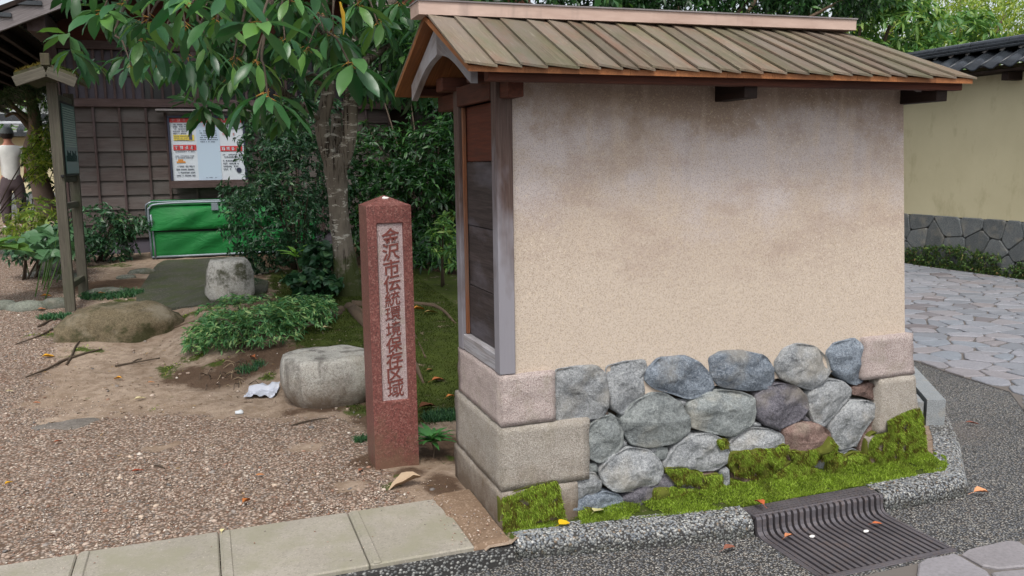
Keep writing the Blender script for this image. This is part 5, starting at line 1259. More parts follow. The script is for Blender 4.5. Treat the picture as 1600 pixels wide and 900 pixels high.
V = [(cxm + .032 * math.cos(a), YP, czm + .032 * math.sin(a)) for a in ang]; V += [(a, b - .002, c) for a, b, c in V]
solid('round_mark', V, [tuple(range(20))[::-1], tuple(range(20, 40))] + [(k, (k + 1) % 20, 20 + (k + 1) % 20, 20 + k) for k in range(20)], mfr, nb_)

# ---- green sheeted bin
YG = 11.0
gL, gR = float(onY(236, 380, YG)[0]), float(onY(236, 380, YG)[0]) + 1.95; zb0 = float(onY(236, 402, YG)[2]); zb1 = float(onY(236, 322, YG)[2]); 
gb_ = thing('sheeted_bin', ((gL + gR) / 2, YG + .3, zb0 - .03), 'long folding refuse bin wrapped in green tarpaulin on a grey tube frame', 'bin')
def m_tarp():
    n = NT('green_tarpaulin', .6, .25); a = n.noise(3, 4, .6); w = n.noise(2.2, 3, .6, n.sc(n.co, (1.6, 1.6, 3)), 1.2); n.color(n.ramp(a, [(.3, '#17622f'), (.7, '#1d7436')])); n.bump(w, .35, .05); return n.m
M['tarp'] = m_tarp(); fr_m = simple('grey_tube', '#7b858c', .45, .5, .3); dk = simple('black_plastic_and_fold_shade', '#1c1c1e', .6)
def cloth(name, x0, x1, z0, z1, y0, bulge, seed, ytop=0.0):
    nx, nz = 46, 16; V = []
    for j in range(nz + 1):
        for i in range(nx + 1):
            u, v = i / nx, j / nz; x = x0 + (x1 - x0) * u; z = z0 + (z1 - z0) * v
            ed = min(1, 6 * u, 6 * (1 - u)) * math.sin(math.pi * min(1, max(0, v))) ** .5 if 0 < v < 1 else 0
            wv = .030 * mnoise.noise(Vector((x * 4 - z * 5, z * 2.5, seed))) + .022 * math.sin((x * .8 - z * 1.3) * 9 + seed) * max(0, mnoise.noise(Vector((x * 1.5, z * 1.5, seed + 2))) + .3)
            V.append((x, y0 + ytop * v - ed * (bulge + wv), z - .012 * math.sin(math.pi * u) * (v > .9)))
    F = [(j * (nx + 1) + i, j * (nx + 1) + i + 1, (j + 1) * (nx + 1) + i + 1, (j + 1) * (nx + 1) + i) for j in range(nz) for i in range(nx)]
    return solid(name, V, F, M['tarp'], gb_, True)
zm = zb0 + (zb1 - zb0) * .50
cloth('lower_sheet', gL, gR, zb0, zm - .005, YG - .004, .012, 2.0)
cloth('upper_sheet', gL + .01, gR, zm + .012, zb1, YG - .035, .045, 7.0, .05)
box('side_sheet', (gL - .008, YG + .0, zb0), (gL, YG + .62, zb1), M['tarp'], gb_, bev=.002); box('side_sheet', (gR, YG, zb0), (gR + .008, YG + .62, zb1), M['tarp'], gb_, bev=.002)
box('back_sheet', (gL, YG + .61, zb0), (gR, YG + .618, zb1 + .05), M['tarp'], gb_, bev=.002); box('lid_sheet', (gL, YG + .02, zb1 - .002), (gR, YG + .609, zb1 + .012), M['tarp'], gb_, bev=.002)
box('fold_shadow_strip', (gL + .08, YG + .004, zm - .03), (gR, YG + .02, zm + .03), dk, gb_, bev=.002)  # black strip added as the shadow line under the sheet's fold
z_ = zb1 + .02
tube('frame_tube', [(gL, YG, zb0), (gL - .005, YG - .01, zb1 - .10), (gL + .015, YG - .01, zb1 - .02), (gL + .10, YG - .01, z_), (gL + .6, YG - .01, z_ + .012), (gR, YG - .01, z_)], [.013] * 6, fr_m, gb_, 8, 4, 0)
tube('frame_tube', [(gL - .03, YG + .3, zb1 - .25), (gL - .035, YG + .2, zb1 - .08), (gL + .0, YG + .15, zb1 + .03), (gL + .3, YG + .2, zb1 + .04), (gR, YG + .25, zb1 + .04)], [.012] * 5, fr_m, gb_, 8, 4, 0)
tube('bottom_tube', [(gL, YG - .012, zb0 + .0), (gL + 1, YG - .012, zb0), (gR, YG - .012, zb0)], [.014] * 3, fr_m, gb_, 8, 2, 0)
for x in (gL + .02, gR - .02): tube('upright', [(x + .02, YG - .02, zb0 - .02), (x + .01, YG - .02, (zb0 + zb1) / 2), (x, YG - .015, zb1 - .1)], [.011] * 3, fr_m, gb_, 8, 2, 0)
for x in (gL + .03, gR - .06): box('foot', (x - .02, YG - .03, zb0 - .055), (x + .025, YG + .03, zb0 - .016), dk, gb_)
lx = float(onY(335, 315, YG)[0]); box('latch', (lx - .04, YG - .07, zb1 - .07), (lx + .04, YG - .052, zb1 + .02), fr_m, gb_)

# ================================================================== NOTICE SIGN ON TWO LEGS
sg = thing('notice_sign', (-1.15, 8.85, .3), 'weathered two-legged wooden sign with a small mossy gable roof and a green text panel', 'sign')
ys0, ys1 = 8.5, 9.15
fa, fb = onY(110, 482, ys0), onY(82, 140, ys0); ba, bb = onY(131, 462, ys1), onY(107, 155, ys1)
beam('leg', fa - [0, 0, .1], fb + [0, 0, .06], .085, .07, M['sign_wood'], sg, up=(0, 1, 0)); beam('leg', ba - [0, 0, .1], bb + [0, 0, .05], .085, .07, M['sign_wood'], sg, up=(0, 1, 0))
def sgp(t, z):                                                       # point between the legs
    f = fa + (fb - fa) * ((z - fa[2]) / (fb[2] - fa[2])); b = ba + (bb - ba) * ((z - ba[2]) / (bb[2] - ba[2])); return f + (b - f) * t
for z in (.44, 1.16, 1.40): beam('cross_rail', sgp(.06, z), sgp(.94, z), .05, .055, M['sign_wood'], sg)
beam('cross_rail', sgp(.06, 2.1), sgp(.94, 2.1), .07, .09, M['sign_wood'], sg)
beam('bolt', sgp(0, 1.43) + [.03, -.06, 0], sgp(0, 1.43) + [.03, -.04, 0], .025, .025, dk, sg)
pgm = NT('green_panel', .35, .5).color('#3f6660').m; ptx = NT('panel_text', .6, .3).color('#9fb3aa').m
off = np.array([.03, 0, 0])
a, b = sgp(.06, 1.75) + off, sgp(.94, 1.75) + off
beam('panel_board', (a[0], a[1], 1.76), (b[0], b[1], 1.76), .03, .66, dk, sg)
beam('text_panel', (a[0] + .019, a[1] + .02, 1.76), (b[0] + .019, b[1] - .02, 1.76), .006, .62, pgm, sg)
st = []; d_ = (b - a); 
for i in range(17):
    z = 2.03 - i * .021
    u = .06
    while u < .9:
        w = rnd.uniform(.02, .05); p = a + d_ * u; q = a + d_ * (u + w)
        st.append(box_geo((max(p[0], q[0]) + .0221, p[1], z), (max(p[0], q[0]) + .0245, q[1], z + .009))); u += w + .012
V, F = merge(st); solid('lettering', V, F, ptx, sg, kind='stuff')
ink2 = simple('panel_drawing', '#1f3a38'); st = []
for i in range(11):
    p = a + d_ * (.08 + i * .075); h = .05 + .05 * abs(math.sin(i * 1.9)); st.append(box_geo((p[0] + .0221, p[1], 1.56), (p[0] + .0250, p[1] + .035, 1.56 + h)))
V, F = merge(st); solid('panel_picture', V, F, ink2, sg, kind='stuff')
# little roof, ridge along the board
apx = onY(72, 108, ys0 - .22); le = onY(22, 124, ys0 - .22); re_ = onY(119, 126, ys0 - .22); yb_ = ys1 + .25
for (e_, nm) in ((le, 'l'), (re_, 'r')):
    dz = np.array([0, 0, 1.0]); P = [apx, e_]; V = []
    for y in (ys0 - .22, yb_): V += [(apx[0], y, apx[2] + .02), (e_[0], y, e_[2] + .02)]
    V = [V[0], V[1], V[3], V[2]]; V = V + [(p, q, r + .035) for p, q, r in V]; rpl = solidR('roof_plane', V, HEXF, M['moss_wood'], sg, (0, 1, 0))
    beam('gable_board', (apx[0] + (0.004 if nm == 'r' else -.004), ys0 - .235, apx[2] - .02), (e_[0], ys0 - .235, e_[2] - .02), .025, .085, M['sign_wood'], sg)
    # moss clumps and lichen twigs on the roof
    m = 2600; u = rng.random(m); v = rng.random(m); x = apx[0] + (e_[0] - apx[0]) * u; y = ys0 - .23 + (yb_ - ys0 + .23) * v; z = apx[2] + .055 + (e_[2] - apx[2]) * u
    nz = np.array([mnoise.noise(Vector((a * 9, b * 9, 1))) for a, b in zip(x, y)]); k = nz > -.15; p = np.stack([x, y, z + .012 * nz], 1)[k]; d = rng.normal(0, .5, (len(p), 3)); d[:, 2] = np.abs(d[:, 2]) + .5
    V, F = strands(p, d, rng.uniform(.015, .04, len(p)), rng.uniform(.006, .012, len(p))); place('roof_moss', mesh_np('roof_moss', V, F, M['moss_dark' if nm == 'r' else 'moss_brown']), Matrix.Identity(4), rpl, kind='stuff')
beam('ridge_ornament', apx + [0, 0, .03], apx + [-.0, .0, .13], .07, .05, M['moss_wood'], sg, up=(0, 1, 0))
box('ridge_batten', (apx[0] - .04, ys0 - .2, apx[2] + .056), (apx[0] + .04, yb_ - .02, apx[2] + .09), M['moss_wood'], sg)
# ================================================================== THE BIG-LEAVED TREE
tree = thing('large_leaved_tree', tuple(gnd(545, 470)), 'evergreen tree with a lichen-streaked forked trunk and big drooping leaves, behind the red post', 'tree')
YT = 7.7
def T(px, py, y=YT): return onY(px, py, y)
b_ = T(548, 482); b_[2] = float(hgt(b_[0], YT)) - .06
tube('trunk', [b_, T(545, 455), T(537, 395), T(530, 345), T(527, 300), T(524, 262), T(523, 240)], [.18, .14, .096, .086, .088, .096, .09], M['bark'], tree, 18, 6, .12, 2)
tube('trunk_fork', [T(520, 262), T(508, 225), T(503, 190), T(512, 150), T(512, 100), T(506, 40), T(500, -60)], [.062, .066, .060, .056, .052, .05, .04], M['bark'], tree, 14, 5, .2, 3)
tube('trunk_fork', [T(532, 262), T(545, 215), T(548, 160), T(546, 100), T(552, 40), T(556, -80)], [.07, .068, .062, .058, .055, .05], M['bark'], tree, 14, 5, .2, 5)
tube('trunk_fork', [T(528, 285, YT + .1), T(526, 230, YT + .12), T(524, 180, YT + .2)], [.07, .06, .04], M['bark'], tree, 10, 5, .25, 6)
for i, (a, b, c) in enumerate([((545, 120, YT), (600, 75, YT + .2), (690, 40, YT + .4)), ((510, 130, YT), (440, 100, YT - .4), (370, 60, YT - 1)), ((548, 60, YT), (620, 0, YT), (720, -50, YT + .3)), ((340, 60, YT - 1), (410, 120, YT - .4), (505, 190, YT)),
                               ((505, 60, YT), (400, -40, YT - 1.6), (250, -60, YT - 3)), ((515, 0, YT), (480, -60, YT - 2), (420, -90, YT - 4))]):
    tube('branch', [T(*a), T(*b), T(*c)], [.05, .038, .02], M['bark'], tree, 8, 6, .2, i + 9)
# surface roots
for i, q in enumerate([[(545, 480), (590, 500), (640, 520), (665, 560)], [(550, 478), (620, 475), (680, 480), (712, 505)], [(552, 485), (590, 530), (640, 560), (662, 600)], [(535, 485), (470, 500), (400, 498), (320, 500), (265, 515)], [(530, 490), (450, 520), (380, 520), (290, 540)]]):
    P = []
    for j, (a, b) in enumerate(q): g = gnd(a, b); g[2] += .004 - .006 * (j % 2); P.append(g)
    tube('root', P, [.04, .022, .016, .012, .008][:len(P)] if i > 2 else [.045, .025, .02, .008], M['bark_plain'], tree, 8, 6, .3, 30 + i)
# leaf meshes shared by all large leaves; petiole is a second material on the same blade
LEAFM = []
for v in range(5):
    V0, F0 = leaf_tmpl(1, .27 + .03 * (v % 4), .12 + .03 * (v % 2), .22 + .12 * v / 2, .014, 8, .20, True)
    V = [tuple(p) for p in V0]; F = [tuple(f) for f in F0]; o = len(V)
    V += [(0, -.011, .0), (.23, -.007, 0), (.23, .007, 0), (0, .011, 0), (0, 0, .014), (.23, 0, .01)]; F2 = [(o, o + 1, o + 5, o + 4), (o + 4, o + 5, o + 2, o + 3), (o, o + 3, o + 2, o + 1)]
    me = bpy.data.meshes.new('leaf'); me.from_pydata(V, [], F + F2); me.materials.append(M['leaf_big']); me.materials.append(M['petiole'])
    for i, p in enumerate(me.polygons): p.use_smooth = True; p.material_index = 1 if i >= len(F) else 0
    me.update(); LEAFM.append(me)
def orient(p, d, s, rollv):
    d = Vector(d).normalized(); u = Vector((0, 0, 1)) + Vector(rollv); b = u.cross(d)
    if b.length < 1e-3: b = Vector((1, 0, 0)).cross(d)
    b.normalize(); n = d.cross(b); R = Matrix((d, b, n)).transposed().to_4x4(); return Matrix.Translation(Vector(p)) @ R @ Matrix.Scale(s, 4)
#  (px, py, distance y, leaf length, n leaves, outward droop) of each whorl at a branch tip
WH = [(404, 40, 3.7, .20, 9, -.1), (300, 2, 3.8, .18, 7, -.35), (160, 18, 4.5, .17, 7, .0), (232, 26, 4.5, .19, 7, -.3), (262, -12, 4.2, .18, 6, -.3), (350, -10, 3.7, .18, 7, -.2), (452, -2, 4.0, .18, 7, -.4), (418, 146, 4.4, .235, 10, -.5), (547, 98, 4.5, .235, 11, -.35),
      (498, 20, 4.6, .18, 7, -.4), (190, 0, 4.4, .19, 6, -.1), (150, -14, 4.5, .19, 6, .1), (205, 100, 5.4, .15, 6, -.7), (250, 70, 5.2, .18, 8, -.7), (290, 85, 5.4, .18, 8, -.8), (325, 75, 5.2, .18, 8, -.8), (365, 90, 5.4, .18, 8, -.8), (400, 95, 5.0, .18, 7, -.7),
      (220, 65, 5.0, .18, 7, -.6), (225, 40, 4.9, .16, 6, -.5), (340, 30, 4.6, .18, 7, -.5), (290, 40, 4.8, .18, 7, -.6), (445, 60, 5.0, .18, 7, -.6), (480, 75, 5.2, .18, 7, -.6), (590, 35, 5.2, .18, 8, -.5), (560, 5, 4.8, .18, 8, -.5), (625, 5, 5.2, .18, 8, -.5), (665, -18, 5.4, .18, 7, -.4),
      (520, 50, 5.2, .18, 7, -.6), (240, 95, 5.6, .15, 6, -.7), (360, 125, 5.6, .17, 7, -.8), (310, 120, 5.8, .17, 7, -.8), (600, -25, 4.8, .18, 6, -.4), (480, -15, 4.4, .18, 7, -.5), (385, -15, 4.4, .18, 6, -.4), (695, 5, 5.8, .17, 6, -.4)]
nl = 0; tips = []
for (px, py, y, L, k, dr) in WH:
    c = onY(px, py, y); a0 = rnd.uniform(0, 6); tips.append(c)
    for i in range(k):
        if nl >= 292: break
        a = a0 + 2 * math.pi * i / k + rnd.uniform(-.25, .25); el = dr + rnd.uniform(-.35, .3)
        d = (math.cos(a), math.sin(a), el); s = L * rnd.uniform(.6, 1.08)
        place('leaf', LEAFM[rnd.randrange(5)], orient(c + rng.normal(0, .012, 3), d, s, (rnd.gauss(0, .3), rnd.gauss(0, .3), 0)), tree); nl += 1
    up = c + np.array([rnd.uniform(-.1, .15), .25, .22]); tube('twig', [c - [0, 0, .01], (c + up) / 2 + [0, 0, .03], up, up + [.1, .5, .35]], [.005, .006, .008, .011], M['twig'], tree, 6, 3, .1, nl)
# two yellow leaves
for (px, py, y) in ((528, -4, 4.2),):
    yl = simple('yellow_leaf', '#c49a1e', .5); V0, F0 = leaf_tmpl(.15, .05, .1, .2, .002, 6, .02)
    me = mesh_py('yellow_leaf', V0, F0, yl, True); place('yellow_leaf', me, orient(onY(px, py, y), (.25, -.1, -1), 1.0, (.9, -.6, 0)), tree, label='yellow leaf hanging above the trunk fork')
# rest of the crown as one mass of the same leaves, deeper and above the frame
C = []; 
for (x0, x1, y0, y1, ya, yb, n) in [(100, 470, -60, 110, 5.6, 7.6, 60), (430, 720, -80, 95, 5.8, 8.2, 100), (60, 760, -330, -60, 4.0, 8.5, 170), (560, 690, 10, 150, 7.0, 8.6, 46), (700, 1000, -140, -10, 6.0, 9.0, 60), (300, 480, 60, 190, 6.6, 7.8, 26), (-200, 150, -400, -120, 4.0, 8.0, 40)]:
    for _ in range(n): C.append(onY(rnd.uniform(x0, x1), rnd.uniform(y0, y1), rnd.uniform(ya, yb)))
C = np.array(C); Dm = rng.normal(0, .3, C.shape); Dm[:, 2] -= .5; Cc, Dv, S = whorls(C, Dm, 9, .18, 1.0, .3)
V, F = leaves_geo(Cc, Dv, S, T_L, .35); place('crown', mesh_np('crown', V, F, M['leaf_big_mass'], True), Matrix.Identity(4), tree, kind='stuff')

# ================================================================== SHRUBS
def E_(px, py, y, rx, ry, rz): c = onY(px, py, y); return (c[0], c[1], c[2], rx, ry, rz)
def root_at(x, y): return (x, y, float(hgt(x, y)))
e1 = [E_(402, 432, 8.35, .16, .15, .13), E_(430, 350, 8.9, .62, .5, .55), E_(470, 270, 9.2, .6, .55, .5), E_(390, 300, 9.3, .35, .35, .22), E_(440, 415, 8.7, .50, .4, .35), E_(480, 200, 9.6, .55, .5, .5), E_(425, 230, 9.8, .42, .4, .4)]
shrub('glossy_shrub', e1, 2400, 7, .062, M['leaf_shrub'], T_S, root_at(.9, 9.0), 'rounded shrub with small blue-green leaves between the green bin and the tree trunk', 'shrub', stems=14, gate=-.12, shell=.45, seed=3, tw=.014)
e2 = [E_(690, 410, 8.6, .5, .5, .30), E_(640, 420, 8.8, .4, .4, .25), E_(640, 330, 9.6, .75, .6, .6), E_(700, 260, 10.0, .7, .6, .6), E_(600, 240, 10.6, .55, .5, .42), E_(590, 380, 9.2, .5, .5, .4), E_(680, 390, 9.2, .55, .5, .35), E_(720, 190, 10.6, .7, .6, .55), E_(640, 120, 11.0, .7, .5, .45), E_(760, 300, 9.8, 1.0, .7, 1.0), E_(690, 70, 10.8, .8, .6, .5), E_(580, 290, 9.9, .4, .4, .5)]
shrub('dark_evergreen_bush', e2, 3200, 8, .088, M['leaf_dark'], T_M, root_at(2.6, 9.9), 'tall dark evergreen bush with pointed leaves between the tree trunk and the roofed wall', 'bush', stems=22, gate=-.1, shell=.38, seed=9, tw=.016, minh=.10)
shrub('leafy_sprig', [E_(692, 375, 7.4, .16, .14, .17), E_(708, 345, 7.5, .14, .12, .12), E_(712, 410, 7.3, .09, .1, .08)], 60, 7, .075, M['leaf_mid'], T_M, root_at(2.15, 7.8), 'light green sprig hanging beside the left end post of the roofed wall', 'plant', stems=3, seed=12, gate=-.9)
# background bushes behind: fill, with gaps of light
shrub('back_hedge', [(3.5, 13.2, 1.3, 2.4, .7, 1.5), (6.0, 13.5, 1.5, 2.2, .8, 1.7), (1.5, 13.0, 2.2, .5, .3, .3)], 900, 7, .11, M['leaf_dark'], T_M, root_at(4.2, 13.3), 'tall clipped hedge far behind the dark bush', 'hedge', stems=4, gate=-.05, shell=.7, seed=15)
# azalea-like ground cover
def GE(px, py, rx, ry, rz): g = gnd(px, py); return (g[0], g[1], g[2] + rz * .55, rx, ry, rz)
shrub('ground_cover_shrub', [GE(355, 540, .26, .20, .16), GE(410, 535, .30, .22, .18), GE(318, 545, .15, .14, .13), GE(465, 516, .26, .25, .17), GE(380, 515, .35, .22, .17), GE(500, 502, .14, .2, .14)], 1500, 7, .048, M['leaf_azalea'], T_N, root_at(.25, 6.3), 'low spreading bush with small light green leaves in front of the tree', 'shrub', stems=16, gate=-.5, shell=.6, seed=21, updir=1.0, tw=.007)
# dark low shrub under the tree
shrub('leafy_undergrowth', [E_(490, 445, 7.5, .22, .25, .14), E_(500, 400, 7.9, .2, .2, .12)], 130, 6, .075, M['leaf_shrub'], T_R, root_at(1.1, 7.7), 'small patch of broad dark leaves at the left foot of the trunk', 'plant', stems=6, gate=-.6, seed=25, updir=.7)
def plant(name, c, leaves, L, mat, tmpl, label, cat, stem=None, up=.5, sd=1, w=.9, group=None, var=.25):
    t = thing(name, tuple(c), label, cat, group); r_ = random.Random(sd)
    if stem is not None: tube('stem', [np.array(c) - [0, 0, .02], (np.array(c) + stem) / 2 + [.01, 0, 0], stem], [.006, .005, .004], M['twig'], t, 6, 3, .1, sd)
    base = stem if stem is not None else np.array(c)
    me = mesh_py('leaf', tmpl[0], tmpl[1], mat, True)
    for i in range(leaves):
        a = i * 2.4 + r_.uniform(-.2, .2); e = up * (0.25 + i / leaves) + r_.uniform(-.1, .15)
        place('leaf', me, orient(np.array(base) + [0, 0, .04 * L * i / leaves * 6], (math.cos(a) * w, math.sin(a) * w, e), L * r_.uniform(1 - var, 1 + var), (r_.gauss(0, .15), r_.gauss(0, .15), 0)), t)
    return t
g = gnd(470, 452); plant('lime_sapling', g, 9, .15, M['leaf_lime'], T_M, 'young sapling with a few bright lime green leaves, in front of the dark shrub', 'plant', stem=onY(462, 402, g[1]), up=.9, sd=4)
g = gnd(676, 718); g2 = g + [0, 0, .10]
plant('seedling_plant', g, 24, .125, M['leaf_plant'], leaf_tmpl(1, .24, .15, .35, .01, 5), 'small rosette plant with long glossy leaves between the red post and the wall', 'plant', stem=g + [.0, 0, .085], up=.7, sd=8)
# crossing plant below the sign at the left
P0 = gnd(75, 410); rl = thing('round_leaved_plant', tuple(P0), 'clump of large round glossy leaves on stalks left of the sign legs', 'plant'); me = mesh_py('leaf', *T_R, M['leaf_round'], True)
r_ = random.Random(5)
for i in range(100):
    px, py = r_.uniform(20, 118), r_.uniform(348, 402)
    if py < 362 and px < 55: continue
    y = 9.9 + r_.uniform(-.5, .5) - (py - 340) * .008; p = onY(px, py, y); a = r_.uniform(0, 6.28)
    place('leaf', me, orient(p, (math.cos(a), math.sin(a) - .5, -.25), r_.uniform(.08, .17), (r_.gauss(0, .45), -.3 + r_.gauss(0, .3), 0)), rl)
    if i % 6 == 0: q = np.array([p[0] * .6 + P0[0] * .4, y + .05, float(hgt(p[0], y))]); tube('stalk', [q, (p + q) / 2, p], [.006, .005, .004], M['leaf_mid'], rl, 5, 2, 0, i)
shrub('shady_undergrowth', [E_(85, 375, 10.1, .28, .3, .18), E_(50, 392, 10.1, .25, .3, .12)], 240, 6, .08, M['leaf_shrub'], T_S, root_at(-1.75, 10.1), 'dark small-leaved undergrowth beneath the large round leaves', 'plant', stems=5, gate=-.4, seed=77)
g = gnd(4, 440); plant('bright_leaf_plant', (-2.35, 9.0, float(hgt(-2.35, 9))), 9, .3, M['leaf_mid'], T_R, 'bright green broad leaves reaching in from the left border', 'plant', stem=onY(-8, 392, 8.8), up=.3, sd=14)
shrub('low_house_shrub', [E_(160, 355, 11.0, .40, .32, .28), E_(205, 352, 11.1, .30, .25, .14), E_(130, 385, 10.8, .28, .3, .2), E_(180, 385, 11.0, .25, .25, .2)], 420, 6, .075, M['leaf_shrub'], T_S, root_at(-1.15, 11.1), 'dark green shrub against the wooden house, right of the sign legs', 'shrub', stems=10, gate=-.35, shell=.4, seed=31, tw=.012)
shrub('yellowish_bush', [E_(70, 345, 12.0, .5, .4, .3), E_(30, 360, 12.5, .4, .4, .25)], 200, 6, .09, M['leaf_bright'], T_S, root_at(-2.5, 12.2), 'yellow-green bush behind the sign legs beside the house corner', 'bush', stems=5, gate=-.4, seed=35)
# grass tufts
def tuft(name, c, r, n, L, mat, label, cat='grass', w=.004):
    a = rng.uniform(0, 6.28, n); q = r * np.sqrt(rng.random(n)); p = np.stack([c[0] + q * np.cos(a), c[1] + q * np.sin(a) * .6, np.zeros(n)], 1); p[:, 2] = hgt(p[:, 0], p[:, 1]) if p[0, 1] > 3.5 else 0
    d = rng.normal(0, .45, (n, 3)); d[:, 2] = 1.0; V, F = strands(p, d, rng.uniform(.6, 1.1, n) * L, np.full(n, w), 1.2); tagp(place(name, mesh_np(name, V, F, mat, True), Matrix.Identity(4)), label, cat, kind='stuff')
tuft('grass_tuft', gnd(175, 463), .28, 1100, .10, M['grass'], 'dark green grass tuft between the sign legs and the path', w=.007)
tuft('grass_tuft', gnd(88, 498), .14, 500, .08, M['grass'], 'grass tuft in front of the left sign leg', w=.007)
tuft('grass_tuft', gnd(392, 578), .10, 260, .08, M['grass'], 'small tuft of grass under the light green ground cover', w=.004)
tuft('grass_tuft', gnd(694, 655), .13, 900, .09, M['grass'], 'dark grass growing behind the small glossy plant', w=.004)
tuft('grass_tuft', gnd(568, 690), .05, 260, .07, M['grass'], 'grass tuft at the left foot of the red post', w=.003)
# bare rootlets in the eroded bank
rb_ = thing('exposed_roots', tuple(gnd(345, 585)), 'tangle of fine bare roots hanging out of the eroded bank', 'roots')
for i in range(26):
    g = gnd(rnd.uniform(318, 395), rnd.uniform(565, 605)); q = g + [rnd.uniform(-.09, .09), -.04 - rnd.random() * .05, 0]; q[2] = float(hgt(q[0], q[1])) - .005
    tube('rootlet', [g + [0, 0, .0], (g + q) / 2 + [rnd.uniform(-.02, .02), 0, .02 + .02 * rnd.random()], q], [.0035, .003, .0015], M['twig_pale' if i % 3 == 0 else 'twig'], rb_, 5, 4, .3, i)
for i, q in enumerate([[(40, 592), (75, 578), (100, 566), (130, 556), (160, 548)], [(128, 530), (118, 545), (112, 560), (104, 572)], [(25, 540), (60, 528), (95, 512), (130, 514)], [(250, 562), (180, 575)], [(120, 520), (90, 500), (60, 512)]]):
    P = [gnd(a, b) + [0, 0, .010] for a, b in q]; t = tube('surface_root', P, [.004, .007, .009, .007, .004][:len(P)], M['twig'], None, 7, 6, .35, 60 + i)
    tagp(t, ['long dark root running over the gravel towards the mossy boulder', 'short root curving down beside the bright moss patch', 'root lying across the moss left of the boulder', 'thin stick on bare earth right of the boulder front', 'forked root end by the left sign leg'][i], 'root')
# twigs on bare earth
for i, (a, b, c, d, lb) in enumerate([(455, 668, 512, 655, 'thin dark twig lying in front of the pale boulder'), (205, 570, 222, 562, 'short brown twig on the bare earth in front of the mossy boulder'), (242, 730, 258, 735, 'thin dark twig on the gravel near the red leaf')]):
    p, q = gnd(a, b), gnd(c, d); tagp(tube('twig', [p + [0, 0, .008], (p + q) / 2 + [0, 0, .014], q + [0, 0, .006]], [.004, .005, .003], M['twig'], None, 6, 4, .3, i), lb, 'twig')

# ================================================================== FALLEN LEAVES, LITTER
def fallen(px, py, L, colr, ang, label, curl=.35, z=None, Wd=.42, name='fallen_leaf', lift=0.012, cat='leaf'):
    mt = simple('leaf_' + colr[1:], colr, .65); V0, F0 = leaf_tmpl(1, Wd, curl, .15, .05 * curl, 6, 0.0); V = V0.copy(); V[:, 0] -= .5; V[:, 2] += .1
    st = [(-.5 - .35, -.012, .03), (-.5, -.012, .1), (-.5, .012, .1), (-.85, .012, .03)]; V = np.concatenate([V * L, np.array(st) * L]); n0 = len(V0); F = [tuple(f) for f in F0] + [(n0, n0 + 1, n0 + 2, n0 + 3)]
    me = mesh_py(name, V, F, mt, True)
    g = gnd(px, py) if z is None else onZ(px, py, z); 
    return place(name, me, Matrix.Translation((g[0], g[1], g[2] + lift)) @ Matrix.Rotation(ang, 4, 'Z') @ Matrix.Rotation(rnd.uniform(-.15, .15), 4, 'X'), label=label, cat=cat)
GRP = None
for a in [(633, 763, .17, '#a8937a', 3.4, 'long pale curled dry leaf in front of the red post', .5), (220, 627, .075, '#c9bd94', .4, 'pale cream leaf on bare earth left of centre', .3), (348, 836, .045, '#d9cf9a', 1.4, 'small cream leaf at the edge of the concrete slab', .3),
          (216, 742, .06, '#8a3c22', .3, 'dark red leaf on the gravel', .3), (386, 790, .055, '#b06a35', .9, 'curled orange-brown leaf on the gravel, nearest to the slab', .7), (407, 747, .045, '#a8734a', .2, 'tan leaf on the gravel above the curled brown one', .2), (564, 740, .05, '#96604a', 1.0, 'reddish brown leaf beside the foot of the red post', .2),
          (15, 760, .045, '#cc9a20', .8, 'yellow leaf on the gravel near the left border', .4), (76, 561, .085, '#cf9a22', .2, 'bright yellow leaf by the curving root', .5), (184, 595, .055, '#c88e2a', 2.8, 'orange-yellow leaf on bare earth below the mossy boulder', .6), (92, 695, .05, '#99502f', .6, 'reddish leaf next to the buried stepping stone', .3),
          (237, 601, .05, '#a5744f', .3, 'faded brown leaf below the ground cover bank', .3), (395, 562, .08, '#a35f3a', 1.9, 'upright brown leaf under the ground cover bush', .5), (512, 517, .10, '#c9bd92', .3, 'pale leaf on the moss between ground cover and post', .4), (655, 487, .10, '#d08a3a', .1, 'orange leaf on the moss right of the post', .6), (674, 492, .12, '#a88a58', .2, 'dry tan leaf beside the orange one on the moss', .3),
          (672, 583, .06, '#8a6040', .5, 'small brown leaf in the middle of the moss', .3), (685, 599, .10, '#a8643a', .3, 'brown leaf lying in the shade on the moss near the wall', .4), (705, 624, .075, '#b8743c', .4, 'light brown leaf at the wall foot', .4), (668, 640, .13, '#6b4228', .4, 'dark brown leaf behind the small glossy plant', .4), (160, 466, .07, '#c8924a', .2, 'orange-tan leaf on the dark grass tuft', .4, ),
          (73, 465, .09, '#cc8a30', .1, 'orange leaf among the edging stones', .4), (66, 486, .07, '#b07a58', .3, 'pinkish brown leaf by the edging stones', .4), (378, 460, .07, '#b5652c', .2, 'rust coloured leaf below the path boulder', .4), (15, 615, .05, '#d0c49c', .1, 'cream leaf on the gravel at the left border', .3), (58, 634, .045, '#b87450', .0, 'pinkish leaf on the gravel near the left border', .3),
          (375, 508, .07, '#b0664a', 1.2, 'brown leaf caught on top of the ground cover bush', .4)]:
    lf = fallen(*a[:6], curl=a[6], lift=.09 if a[1] == 508 else .045 if a[1] == 466 else .012)
